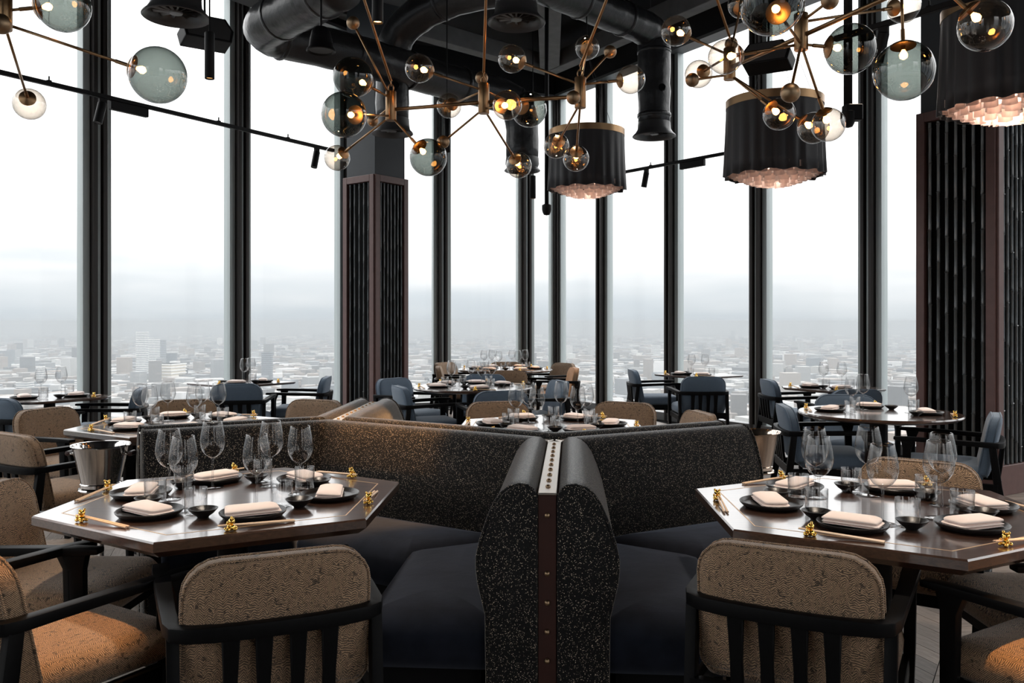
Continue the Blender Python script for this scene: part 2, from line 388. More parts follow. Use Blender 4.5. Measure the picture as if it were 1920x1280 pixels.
# chevron plank floor
def inside(x, y):
    ok = True
    for i, p in enumerate(ROOM):
        q = ROOM[(i + 1) % len(ROOM)]
    c_ = False; n_ = len(ROOM); j = n_ - 1
    for i in range(n_):
        a, b_ = ROOM[i], ROOM[j]
        if (a.y > y) != (b_.y > y) and x < (b_.x - a.x) * (y - a.y) / (b_.y - a.y) + a.x: c_ = not c_
        j = i
    return c_
SW, PITCH, LEAN = .50, .125, .42; fa = R(-32)
ca, sa = math.cos(fa), math.sin(fa)
pm = []
for sg in (1, -1):
    g = .0016
    poly = [(-SW / 2 + g, -PITCH / 2 + g - sg * LEAN / 2), (SW / 2 - g, -PITCH / 2 + g + sg * LEAN / 2), (SW / 2 - g, PITCH / 2 - g + sg * LEAN / 2), (-SW / 2 + g, PITCH / 2 - g - sg * LEAN / 2)]
    ang = math.atan2(sg * LEAN, SW); pm.append((poly, ang))
plank_meshes = []
for poly, ang in pm:      # plank mesh laid along its own x axis so that the grain follows it
    rp = [(x * math.cos(-ang) - y * math.sin(-ang), x * math.sin(-ang) + y * math.cos(-ang)) for x, y in poly]
    plank_meshes.append(MB().prism(rp, -.0135, 0).mesh('plank', 'plank'))
planks = []
for i in range(-34, 35):
    for k in range(-150, 151):
        x_, y_ = i * SW, k * PITCH + (i * .0)
        wx, wy = ca * x_ - sa * y_, sa * x_ + ca * y_ + 4
        if not inside(wx, wy): continue
        inside_ok = all(inside(wx + ax, wy + ay) for ax, ay in ((.3, 0), (-.3, 0), (0, .3), (0, -.3)))
        if not inside_ok: continue
        vis = 1e9
        if wy > 2.6:
            px = 960 + F * wx / wy; py = HY + F * EYE / wy
            if (1560 < px < 1960 or -60 < px < 380) and py < 1330: vis = wy
            elif 380 < px < 1560 and py < 830: vis = wy + 1
        planks.append((vis, wx, wy, i % 2))
planks.sort(key=lambda q: q[0])
big = MB()
for idx, (vis, wx, wy, par) in enumerate(planks):
    dz = random.uniform(-.0006, 0)
    if idx < 300:
        obj('plank', plank_meshes[par], floor, (wx, wy, dz), fa + pm[par][1])
    else:
        big.prism([(wx + ca * x - sa * y, wy + sa * x + ca * y) for x, y in pm[par][0]], -.0135, dz)
far = obj('plank_field', big.mesh('plank_field', 'plank', recalc=False), floor); far['kind'] = 'stuff'

# ceiling beams and hanging panel
def beam(x0, y0, x1, y1, z, w, h, name='ceiling_beam', mat='beam', label=None):
    d = Vector((x1 - x0, y1 - y0)); mb = MB().box(0, d.length, -w / 2, w / 2, 0, h)
    o = obj(name, mb.mesh(name, mat, bevel=.006, seg=1), None, (x0, y0, z), math.atan2(d.y, d.x)); return o
CB = (.59, 13.4)
tag(beam(*CB, -2.2, 10.85, 5.28, .2, .25), 'pale grey ceiling beam running towards the slim bamboo pillar', 'beam')
tag(beam(*CB, 2.6, 10.2, 5.28, .2, .25), 'pale grey ceiling beam above the pendant with the fabric drum shade', 'beam')
tag(beam(CB[0], CB[1], .35, 8.0, 5.29, .3, .24), 'wide grey ceiling beam meeting the corner of two others', 'beam')
mb = MB().prism([(-.84, 10.1), (-2.4, 9.0), (-2.4, 7.65), (.3, 7.65), (.3, 8.5), (-.45, 9.56)], 5.0, 5.74)
tag(obj('ceiling_panel', mb.mesh('ceiling_panel', 'panel', bevel=.01, seg=1)), 'dark grey flat bulkhead panel hung under the black ceiling', 'ceiling panel')
mb = MB().prism([(-2.6, 9.4), (-3.6, 8.0), (-3.0, 7.0), (-1.9, 8.6)], 4.75, 5.74)
tag(obj('ceiling_box', mb.mesh('ceiling_box', 'panel', bevel=.01, seg=1)), 'black boxed bulkhead behind the bell shaped loudspeaker', 'ceiling panel')

# bamboo pillars
def pillar(corner, dl, dr, ll, lr, canes_l, canes_r, top, label, cane_r, plinth):
    """two visible faces meeting at a corner: framed recesses with upright black canes"""
    e = empty('bamboo_pillar', (corner.x, corner.y, 0)); tag(e, label, 'pillar', 'bamboo clad pillars')
    back = dl * ll + dr * lr
    body = [Vector((0, 0)) + (dl + dr) * .05, dr * lr + dl * .05, back, dl * ll + dr * .05]
    c_ = sum(((p.x * q.y - q.x * p.y) for p, q in zip(body, body[1:] + body[:1])))
    if c_ < 0: body.reverse()
    obj('core', MB().prism([(p.x, p.y) for p in body], 0, CEIL).mesh('core', 'column'), e)
    fw = .075
    for d, o_, L, ncane in ((dl, dr, ll, canes_l), (dr, dl, lr, canes_r)):
        rz = math.atan2(d.y, d.x); s = 1 if Vector((-d.y, d.x)).dot(o_) > 0 else -1
        def bx(x0, x1, n0, n1, z0, z1, nm, mat, par):
            a, b_ = sorted((n0 * s, n1 * s)); return obj(nm, MB().box(x0, x1, a, b_, z0, z1).mesh(nm, mat, bevel=.003, seg=1), par, (0, 0, 0), rz)
        x0 = 0 if d is dl else .0005
        bx(x0, fw, -.02, .05, plinth, top, 'frame_stile', 'mahog', e); bx(L - fw, L, -.02, .05, plinth, top, 'frame_stile', 'mahog', e)
        bx(fw, L - fw, -.02, .05, top - fw * 1.1, top, 'frame_rail', 'mahog', e)
        bx(0, L, -.025, .05, 0, plinth, 'plinth', 'mahog', e); bx(fw, L - fw, .04, .05, plinth, top, 'recess_panel', 'gasket', e)
        for k in range(ncane):
            x = fw + (L - 2 * fw) * (k + .5) / ncane; prof = []; z = plinth; rnd = random.Random(k * 7 + ncane)
            ph = rnd.uniform(0, .3); pts = []; rads = []; nx = x
            zz = plinth
            while zz < top - .1:
                seg = rnd.uniform(.24, .34)
                z1 = min(zz + (ph if zz == plinth else seg) + .02, top - .09)
                for a, r_ in ((.0, cane_r * .86), (.004, cane_r), (.02, cane_r * .92)): pts.append((nx, -s * -.008, zz + a)); rads.append(r_)
                pts.append((nx, -s * -.008, z1 - .012)); rads.append(cane_r * .9); pts.append((nx, -s * -.008, z1 - .004)); rads.append(cane_r * 1.28)
                zz = z1; nx = x + rnd.uniform(-.003, .003)
            obj('bamboo_cane', MB().tube(pts, rads, 8).mesh('bamboo_cane', 'bamboo', 60), e, (0, 0, 0), rz)
    return e
aL = R(142); aR = R(52)
pillar(Vector((-1.67, 10.37)), Vector((math.cos(aL), math.sin(aL))), Vector((math.cos(aR), math.sin(aR))), .56, .56, 5, 7, 3.19,
       'slim freestanding pillar clad in black bamboo canes with mahogany frame', .0135, .1)
pillar(Vector((3.87, 6.82)), Vector((-.524, .852)), Vector((.852, .524)), .68, 1.0, 7, 13, 3.19,
       'wide bamboo clad pillar with mahogany plinth beside the round table', .0165, .24)

# city far below, with haze
GZ = -150
mb = MB().box(-16000, 16000, 20, 16000, GZ - 5, GZ)
gr = obj('city_ground', mb.mesh('city_ground', 'ground')); struct(gr)
mb = MB()
rnd = random.Random(3)
def blk(m_, x, y, w, d_, h, rz):
    c_, s_ = math.cos(rz), math.sin(rz); pp = [(x + c_ * a - s_ * b_, y + s_ * a + c_ * b_) for a, b_ in ((-w, -d_), (w, -d_), (w, d_), (-w, d_))]
    vs = [(a, b_, GZ) for a, b_ in pp] + [(a, b_, GZ + h) for a, b_ in pp]
    m_.add(vs, [(4, 5, 6, 7), (0, 1, 5, 4), (1, 2, 6, 5), (2, 3, 7, 6), (3, 0, 4, 7)])
city = []
for k in range(16000):
    d_ = math.exp(rnd.uniform(math.log(650), math.log(9000))); u = rnd.uniform(-.68, .68)
    w = rnd.uniform(5, 22) * (1 + d_ / 8000); dp = rnd.uniform(5, 18) * (1 + d_ / 8000); h = rnd.choice((7, 9, 10, 12, 14, 20)) * rnd.uniform(.8, 1.2)
    if rnd.random() < .018: h = rnd.uniform(28, 62); w = rnd.uniform(8, 18); dp = rnd.uniform(8, 14)
    city.append((w * h / d_ / d_ if h > 25 else w * (h + 10) / d_ / d_, u * d_, d_, w, dp, h, rnd.uniform(0, 3.1)))
city.sort(reverse=True)
CITYC = [('white', (.55, .55, .54)), ('pale grey', (.34, .35, .36)), ('dark grey', (.10, .11, .12)), ('brown brick', (.24, .17, .14)), ('cream', (.42, .37, .30))]
unit = [MB().box(-1, 1, -1, 1, 0, 1).mesh('city_building', simple('city_' + n_.replace(' ', '_'), c_, .8)) for n_, c_ in CITYC]
for i, (q, x, y, w, dp, h, rz) in enumerate(city):
    if i < 230:
        kc = rnd.randrange(5); hi_ = h > 25
        o = obj('city_building', unit[kc], None, (x, y, GZ), rz, scale=(w, dp, h))
        tag(o, '%s %s in the city far below the windows' % (CITYC[kc][0], 'tower block' if hi_ else 'low building'), 'building', '%s %s in the city' % (CITYC[kc][0], 'towers' if hi_ else 'roofs'))
    else: blk(mb, x, y, w, dp, h, rz)
o = obj('distant_city', mb.mesh('distant_city', 'city', recalc=False)); tag(o, 'dense roofs of the distant city fading into haze', 'city', kind='stuff')
def tower(px, ytop, ybase, wpx, label, floors, mat):
    d_ = (EYE - GZ) * F / (ybase - HY); h = (ybase - ytop) / F * d_; w = wpx / F * d_ / 2
    e = empty('tower_block', ((px - 960) / F * d_, d_, GZ), rnd.uniform(-.3, .3)); tag(e, label, 'building')
    obj('core', MB().box(-w * .94, w * .94, -w * .94, w * .94, 0, h).mesh('core', mat[0]), e)
    m2 = MB()
    for k in range(floors):
        z = h * (k + 1) / floors; m2.box(-w, w, -w, w, z - h / floors * .38, z)
    obj('floor_bands', m2.mesh('floor_bands', mat[1]), e)
tw = {k: simple('tower_' + k, c_, .7) for k, c_ in (('grey', (.22, .24, .26)), ('white', (.72, .72, .70)), ('dark', (.10, .115, .13)), ('brick', (.34, .22, .18)), ('cream', (.62, .56, .46)))}
tower(267, 622, 705, 17, 'tallest pale banded tower in the hazy city beyond the window', 24, (tw['grey'], tw['white']))
tower(289, 636, 700, 15, 'slightly shorter pale banded tower next to the tallest one', 20, (tw['grey'], tw['white']))
tower(305, 637, 694, 12, 'dark slim tower beside the pale banded towers', 16, (tw['dark'], tw['grey']))
tower(322, 662, 712, 17, 'dark squat tower block in the hazy city', 10, (tw['dark'], tw['dark']))
tower(316, 681, 720, 46, 'broad cream slab block below the pale towers', 7, (tw['cream'], tw['white']))
tower(501, 660, 728, 19, 'dark lone office tower rising past the small window table', 18, (tw['dark'], tw['grey']))
tower(76, 684, 722, 13, 'white narrow block above the far roofs', 9, (tw['white'], tw['grey']))
tower(47, 716, 745, 22, 'white gridded slab block low in the city', 7, (tw['grey'], tw['white']))
tower(149, 712, 752, 14, 'white tower block near the window mullion', 10, (tw['grey'], tw['white']))
tower(1230, 648, 672, 15, 'pale twin fronted tower in the city beyond the blue chairs', 9, (tw['grey'], tw['white']))
tower(1198, 661, 674, 10, 'small white block beside the pale twin fronted tower', 5, (tw['white'], tw['white']))
tower(1222, 681, 703, 17, 'bright white box building below the pale tower', 5, (tw['white'], tw['white']))
tower(1668, 606, 628, 7, 'thin faint tower on the horizon beside the wide pillar', 12, (tw['grey'], tw['grey']))
tower(1010, 628, 655, 12, 'faint paired tower behind the corner mullion', 10, (tw['grey'], tw['white']))
m = bpy.data.materials.new('city_haze'); m.use_nodes = True; t = m.node_tree; t.nodes.clear()
o_ = t.nodes.new('ShaderNodeOutputMaterial'); vs = N(t, 'ShaderNodeVolumeScatter', Density=.00034, Anisotropy=0); vs.inputs[0].default_value = (.315, .34, .36, 1)
va = N(t, 'ShaderNodeVolumeAbsorption', Density=.00022); va.inputs[0].default_value = (0, 0, 0, 1); ad = t.nodes.new('ShaderNodeAddShader')
t.links.new(vs.outputs[0], ad.inputs[0]); t.links.new(va.outputs[0], ad.inputs[1]); t.links.new(ad.outputs[0], o_.inputs['Volume']); M['haze'] = m
mb = MB().box(-15000, 15000, 60, 15500, GZ + .5, 5)
tag(obj('city_haze', mb.mesh('city_haze', 'haze')), 'pale grey haze hanging over the distant city', 'haze', kind='stuff')

# ================================================================== BANQUETTE (honeycomb of back-to-back booths)
TH = R(-2)                                           # the honeycomb's turn
N0 = Vector((.19, 3.80)); SIDE = 1.34
def dirv(a): return Vector((math.cos(R(a)), math.sin(R(a))))
N1 = N0 + dirv(148) * SIDE
PROF = [(.03, .0), (.03, .85), (.040, .876), (.057, .890), (.08, .893), (.108, .884), (.128, .866), (.146, .838), (.167, .783), (.186, .718), (.196, .667), (.196, .63), (.192, .589), (.176, .512), (.170, .486), (.168, .3), (.168, 0)]
PROF = [(v_ if v_ < .035 else .03 + (v_ - .03) * 1.13, h_) for v_, h_ in PROF]
banq = empty('banquette', (N0.x, N0.y, 0)); tag(banq, 'charcoal speckled honeycomb banquette with navy velvet seats', 'banquette')
def arm(node, ang, L, other, seat_len=None, studs=True):
    """one back-to-back wall; other = True when it ends in the next node, else a free end"""
    e = lambda nm, me, par=banq: obj(nm, me, par, (node.x - N0.x, node.y - N0.y, 0), R(ang))
    z = .862
    e('partition', MB().box(.0, L - (0 if other else .004), -.029, .029, 0, z).mesh('partition', 'oxblood', bevel=.002, seg=1))
    st = e('capping_strip', MB().box(.02, L, -.029, .029, z, z + .007).mesh('capping_strip', 'strip', bevel=.002, seg=1))
    sm = MB().lathe([(.009, 0), (.0085, .004), (.005, .0075), (.0, .0085)], 10).mesh('stud', 'brassball', 60)
    if studs:
        k = 0
        while .12 + k * .105 < L - .02:
            o = obj('stud', sm, st, (.12 + k * .105, 0, z + .0065)); k += 1
        if not other:
            for zz in (.80, .62, .53, .44, .35, .26):
                o = obj('nail', sm, st, (L, 0, zz), rot=(0, R(90), 0))
    for s in (1, -1):
        rs = []
        n_ = 12
        for k in range(n_ + 1):
            f = k / n_; ring = []
            for v_, h_ in PROF:
                s0 = v_ * .577; s1 = (L - v_ * .577) if other else L - .018
                ring.append(Vector((s0 + (s1 - s0) * f, v_ * s, h_)))
            rs.append(ring)
        if not other:
            for ins, q in ((.004, .006), (.012, .0)):
                rs.append([Vector((L - q, (max(v_ - ins, .03) if v_ > .035 else v_) * s, h_ - (ins if h_ > .3 else 0) * (1 if h_ > .8 else 0))) for v_, h_ in PROF])
        if s > 0: rs = [list(reversed(r)) for r in rs]
        bc = e('back_cushion', MB().rings(rs).mesh('back_cushion', 'boucle', 55))
        if not other:
            pts = [Vector((L - .008, (v_ + .001) * s, h_)) for v_, h_ in PROF[2:]]
            obj('piping', MB().tube(pts, .0055, 6).mesh('piping', 'boucle', 0), bc)
        sl = L - .035 if not other else L
        fv = .60
        b0, f0_ = .165 * .577 + .004, fv * .577 + .004
        if other: poly = [(b0, .165), (L - b0, .165), (L - f0_, fv), (f0_, fv)]
        else: poly = [(b0, .165), (sl, .165), (sl, fv), (f0_, fv)]
        poly = [(x, y) for x, y in poly]
        if s < 0: pl = [(x, -y) for x, y in poly]
        else: pl = list(reversed(poly)) if False else poly
        area = sum(a[0] * b_[1] - b_[0] * a[1] for a, b_ in zip(pl, pl[1:] + pl[:1]))
        if area < 0: pl = list(reversed(pl))
        rings = [(.03, .292), (.008, .30), (.0, .33), (.0, .405), (.008, .437), (.03, .462), (.07, .478), (.13, .488), (.18, .491)]
        sc_ = MB(); cushion(sc_, pl, .035, rings, lambda x, y, h: Vector((x, y, h)))
        e('seat_cushion', sc_.mesh('seat_cushion', 'navy', 0))
        pb = inset_poly(pl, .05)
        e('bench_plinth', MB().prism([(p.x, p.y) for p in pb], 0, .295).mesh('bench_plinth', 'base'))
arm(N0, -94, 1.165, False)
arm(N0, 28, 1.035, False)
arm(N0, 148, SIDE, True, studs=False)
arm(N1, 208, .94, False)
arm(N1, 88, 1.12, False)

# ================================================================== CHAIRS
def make_chair(fabric):
    e = empty('dining_armchair')
    # seat
    mb = MB(); rect = [(-.255, -.235), (.255, -.235), (.262, .27), (-.262, .27)]
    cushion(mb, rect, [.05, .05, .07, .07], [(.04, .372), (.012, .376), (.0, .395), (-.002, .425), (.004, .45), (.02, .468), (.06, .478), (.12, .484), (.2, .486)],
            lambda x, y, h: Vector((x, y, h - .012 * (abs(y) > 5) - (.02 if y > .2 and h > .44 else 0) * (y - .2) / .07)))
    obj('seat_cushion', mb.mesh('seat_cushion', fabric, 0), e)
    # backrest: reclined, gently curved panel
    ty = math.tan(R(11))
    def bmap(x, z, dpt): return Vector((x, -.205 - (z - .40) * ty + dpt + .35 * x * x, z))
    rect = [(-.247, .405), (.247, .405), (.238, .79), (-.238, .79)]; rad = [.035, .035, .095, .095]
    th = .075
    mb = MB(); ringl = [(.18, 0), (.10, -.001), (.045, -.003), (.014, .003), (.003, .011), (0, .022), (0, th - .02), (.004, th - .009), (.014, th - .002), (.045, th + .002), (.10, th + .004), (.18, th + .004)]
    cushion(mb, rect, rad, ringl, lambda x, y, h: bmap(x, y, -h))
    br = obj('backrest', mb.mesh('backrest', fabric, 0), e)
    for dpt in (-.012, -(th - .010)):
        pp = round_poly(inset_poly(rect, .0005), rad, 5); pts = [bmap(p.x, p.y, dpt) for p in pp]; pts.append(pts[0])
        obj('piping', MB().tube(pts, .0042, 6, False).mesh('piping', fabric, 0), br)
    # wrap-round arm rail
    half = [(.282, .285, .632), (.282, .20, .632), (.277, 0, .627), (.270, -.18, .621), (.265, -.270, .617), (.254, -.306, .615), (.226, -.326, .614), (.16, -.340, .613), (.08, -.348, .613), (0, -.350, .613)]
    pts = [Vector(p) for p in half] + [Vector((-x, y, z)) for x, y, z in reversed(half[:-1])]
    w = [.05, .052, .046, .042, .042, .042, .04, .034, .032, .032]; w = w + list(reversed(w[:-1]))
    h = [.020, .026, .030, .032, .034, .036, .038, .04, .04, .04]; h = h + list(reversed(h[:-1]))
    obj('arm_rail', MB().sweep_rect(pts, w, h).mesh('arm_rail', 'frame_black', 40, bevel=.006, seg=2), e)
    for s in (1, -1):
        mb = MB().sweep_rect([(s * .265, .225, 0), (s * .277, .208, .40), (s * .279, .205, .565), (s * .280, .20, .622)], [.034, .046, .05, .085], [.030, .034, .034, .040], up=Vector((1, 0, 0)))
        obj('leg', mb.mesh('leg', 'frame_black', 40, bevel=.005, seg=2), e)
        mb = MB().sweep_rect([(s * .248, -.385, 0), (s * .258, -.315, .35), (s * .261, -.285, .602)], [.032, .048, .042], [.028, .032, .032], up=Vector((1, 0, 0)))
        obj('leg', mb.mesh('leg', 'frame_black', 40, bevel=.005, seg=2), e)
        mb = MB().box(s * .262 - .016, s * .262 + .016, -.315, .215, .315, .372)
        obj('side_rail', mb.mesh('side_rail', 'frame_black', bevel=.003, seg=1), e)
    obj('front_rail', MB().box(-.25, .25, .19, .222, .318, .372).mesh('front_rail', 'frame_black', bevel=.003, seg=1), e)
    obj('rear_rail', MB().box(-.258, .258, -.335, -.300, .335, .398).mesh('rear_rail', 'frame_black', bevel=.003, seg=1), e)
    for x in (-.125, -.043, .043, .125):
        mb = MB().sweep_rect([(x, -.320, .37), (x, -.335, .47), (x, -.349, .605)], [.036, .034, .046], .018, up=Vector((0, 1, 0)))
        obj('back_slat', mb.mesh('back_slat', 'frame_black', 40, bevel=.003, seg=1), e)
    return e
protos = {}
def chair(fabric, x, y, face, label, group):
    """x, y = point under the top of the backrest; face = heading in degrees"""
    if fabric not in protos: o = protos[fabric] = make_chair(fabric)
    else: o = copy_tree(protos[fabric])
    f = dirv(face); o.location = (x + f.x * .30, y + f.y * .30, 0); o.rotation_euler = (0, 0, R(face - 90))
    tag(o, label, 'armchair', group); return o
TL = Vector((-1.023, 3.13)); TR = Vector((1.255, 2.95)); TBL = Vector((-2.10, 5.38)); TBC = Vector((.24, 5.28))
TRM = Vector((2.60, 6.05)); TCM = Vector((-.39, 8.45)); TCF = Vector((-.09, 11.55))
WA = Vector((-3.94, 7.27)); WB = Vector((-2.85, 9.0)); WC = Vector((2.25, 10.3)); WD = Vector((3.12, 8.3))
def seat_at(tc, ang, dist, off=0):
    o = dirv(ang); r = Vector((-o.y, o.x)); p = tc + o * dist + r * off; return p.x, p.y
T_ = 'tan zigzag weave armchair '; B_ = 'slate blue armchair '
n1 = 'hexagonal table beside the steel ice bucket'; n2 = 'hexagonal table in front of the bronze ice bucket'
gL, gR = 'tan chairs at the ' + n1, 'tan chairs at the ' + n2
chair('tan', *G(523, 2.25), 113, T_ + 'with its slatted back turned outward, left of the banquette spine', gL)
chair('tan', *seat_at(TL, -121, .95), 59, T_ + 'with an orange lamplit seat, at the hexagonal table by steel bucket', gL)
chair('tan', *seat_at(TL, 178, .93), -2, T_ + 'pulled to the table edge beside the steel ice bucket', gL)
chair('tan', *G(1474, 2.31), 62, T_ + 'with slatted back turned outward, beside the open plank floor', gR)
chair('tan', *seat_at(TR, -58, .93, .02), 122, T_ + 'with a glowing orange seat, beside the open plank floor', gR)
chair('tan', *seat_at(TR, -2, .90), 178, T_ + 'tucked under the table that stands before bronze bucket', gR)
chair('tan', *seat_at(TR, 56, .93), 236, T_ + 'facing the hexagonal table, in front of the blue chairs', gR)
gBL = 'tan chairs at the hexagonal table by the tall window'
chair('tan', *G(345, 6.6), -72, T_ + 'behind the hexagonal table, between two blue chairs', gBL)
chair('tan', *G(592, 6.6), -112, T_ + 'just behind the banquette near the slim bamboo pillar', gBL)
chair('tan', *G(85, 5.95), -22, T_ + 'in front of the round window table, facing the hexagonal table', gBL)
chair('tan', *G(22, 4.62), 57, T_ + 'next to the steel ice bucket, seat turned to far hexagonal table', gBL)
gBC = 'tan chairs at the hexagonal table behind the banquette'
chair('tan', *G(932, 6.45), -72, T_ + 'behind the banquette, in front of the round table of blue chairs', gBC)
chair('tan', *G(1172, 6.40), -118, T_ + 'behind the banquette, in front of the blue window chairs', gBC)
chair('tan', *G(1312, 5.72), -170, T_ + 'almost hidden behind the top of the banquette arm', gBC)
gRM = 'blue chairs at the round table beside the wide bamboo pillar'
chair('blue', *G(1472, 6.2), -8, B_ + 'with slatted back, between the bronze bucket and a round table', gRM)
chair('blue', *G(1864, 5.6), 152, B_ + 'with slatted back in front of the wide bamboo pillar', gRM)
chair('blue', *G(1585, 7.05), -100, B_ + 'with dark shaded backrest facing the round table', gRM)
gCM = 'blue chairs at the round table near the slim bamboo pillar'
chair('blue', *G(737, 9.1), -38, B_ + 'against the slim bamboo pillar', gCM)
chair('blue', *G(750, 8.0), 22, B_ + 'directly behind the banquette end with brass studs', gCM)
chair('blue', *G(940, 7.45), 105, B_ + 'turned away, behind a tan chair of the hexagonal table', gCM)
chair('blue', *G(909, 9.75), -94, B_ + 'between the two round tables, facing the nearer wine glasses', gCM)
chair('blue', *G(1048, 8.75), 198, B_ + 'seen edge on beside the round table, right of its glasses', gCM)
gCF = 'tan chairs at the round table in the window corner'
chair('tan', *G(834, 12.6), -34, T_ + 'against the window mullion at the far round table', gCF)
chair('tan', *G(823, 11.5), 2, T_ + 'at the far round table, above the blue chairs', gCF)
chair('tan', *G(952, 10.55), 96, T_ + 'turned away, between the two round tables', gCF)
chair('tan', *G(948, 12.75), -90, T_ + 'deepest in the window corner behind the far round table', gCF)
chair('tan', *G(1057, 12.4), 218, T_ + 'by the corner mullion at the far round table', gCF)
chair('tan', *G(1076, 11.2), 186, T_ + 'with an amber lit seat at the far round table', gCF)
gW = 'blue chairs at the small window tables'
chair('blue', *G(1187, 10.7), 2, B_ + 'seen from the side at the square window table with clear view', gW)
chair('blue', *G(1319, 9.35), 90, B_ + 'turned away at the square table by the window, slats showing', gW)
chair('blue', *G(1441, 8.9), 0, B_ + 'seen from the side at the faceted table by the window', gW)
chair('blue', *G(1606, 7.62), 98, B_ + 'turned away at the faceted window table, behind the round table', gW)
chair('blue', *G(443, 8.3), 98, B_ + 'turned away at the small table near the slim pillar', gW)
chair('blue', *G(611, 9.35), 184, B_ + 'seen edge on next to the slim bamboo pillar', gW)
chair('blue', *G(262, 7.75), 196, B_ + 'with arms towards the round cornered window table', gW)
chair('blue', *G(-8, 6.75), 70, B_ + 'cut by the picture edge at the round cornered window table', gW)

# ================================================================== TABLES
TZ = .755
def pedestal(e, r, base, z=TZ - .04):
    obj('pedestal', MB().lathe([(r * 1.5, .02), (r, .05), (r, z - .03), (r * 1.6, z)], 20, True, True).mesh('pedestal', 'blackmetal', 40), e)
    obj('foot_plate', MB().lathe([(base, 0), (base, .012), (base - .01, .02), (r, .024)], 32, True, True).mesh('foot_plate', 'blackmetal', 30), e)
def hex_table(c_, rot, label, side=.645):
    e = empty('hexagonal_table', (c_.x, c_.y, 0)); tag(e, label, 'table', 'hexagonal dining tables')
    P = lambda r: [(r * math.cos(R(rot + 60 * k)), r * math.sin(R(rot + 60 * k))) for k in range(6)]
    t_ = MB(); rs = [[Vector((x, y, z)) for x, y in P(side - i)] for i, z in ((.035, TZ - .052), (.0, TZ - .030), (0, TZ - .005), (.005, TZ))]
    t_.rings(rs); top = obj('table_top', t_.mesh('table_top', 'oak'), e)
    a, b_ = P(side - .088), P(side - .093)
    for k in range(6):
        q = (k + 1) % 6
        obj('inlay_strip', MB().add([(*a[k], TZ), (*a[q], TZ), (*b_[q], TZ), (*b_[k], TZ), (*a[k], TZ + .0006), (*a[q], TZ + .0006), (*b_[q], TZ + .0006), (*b_[k], TZ + .0006)],
            [(4, 5, 6, 7), (0, 1, 5, 4), (2, 3, 7, 6), (1, 2, 6, 5), (3, 0, 4, 7)]).mesh('inlay_strip', 'inlay'), top)
    pedestal(e, .055, .30)
    return e
hex_table(TL, 28, 'dark oak hexagonal table with brass inlay, ' + 'beside the steel ice bucket')
hex_table(TR, 28, 'dark oak hexagonal table with brass inlay, in front of the bronze ice bucket')
hex_table(TBL, 28, 'dark oak hexagonal table by tall windows, behind the steel ice bucket')
hex_table(TBC, 28, 'dark oak hexagonal table enclosed by the banquette, before round tables')
def round_table(c_, rad, label, th=.032):
    e = empty('round_table', (c_.x, c_.y, 0)); tag(e, label, 'table', 'round dining tables')
    obj('table_top', MB().lathe([(rad - .03, TZ - th), (rad - .004, TZ - th * .6), (rad, TZ - .01), (rad - .006, TZ)], 48, True, True).mesh('table_top', 'oak', 30), e)
    pedestal(e, .06, .30); return e
round_table(TRM, .545, 'dark oak round table beside the wide bamboo pillar')
round_table(TCM, .59, 'dark oak round table ringed by slate blue chairs')
round_table(TCF, .64, 'dark oak round table ringed by tan chairs in the window corner')
def small_table(c_, rot, w, cut, label, rnd_=.02):
    e = empty('window_table', (c_.x, c_.y, 0), R(rot)); tag(e, label, 'table', 'small window tables')
    pl = [(-w, -w + cut), (-w + cut, -w), (w - cut, -w), (w, -w + cut), (w, w - cut), (w - cut, w), (-w + cut, w), (-w, w - cut)]
    pp = round_poly(pl, rnd_, 4)
    obj('table_top', MB().rings([[Vector((p.x * k_, p.y * k_, z)) for p in pp] for k_, z in ((.97, TZ - .022), (1, TZ - .012), (1, TZ - .003), (.995, TZ))]).mesh('table_top', 'oak', 30), e)
    pedestal(e, .045, .24, TZ - .02); return e
small_table(WA, 55, .40, .12, 'small round cornered dark table at the window, blue chairs both sides', .12)
small_table(WB, 55, .40, .02, 'small dark table by the window near the slim pillar')
small_table(WC, 32, .38, .02, 'small square dark table by the window with two blue chairs')
small_table(WD, 32, .40, .14, 'small faceted dark table by the window behind the round table')

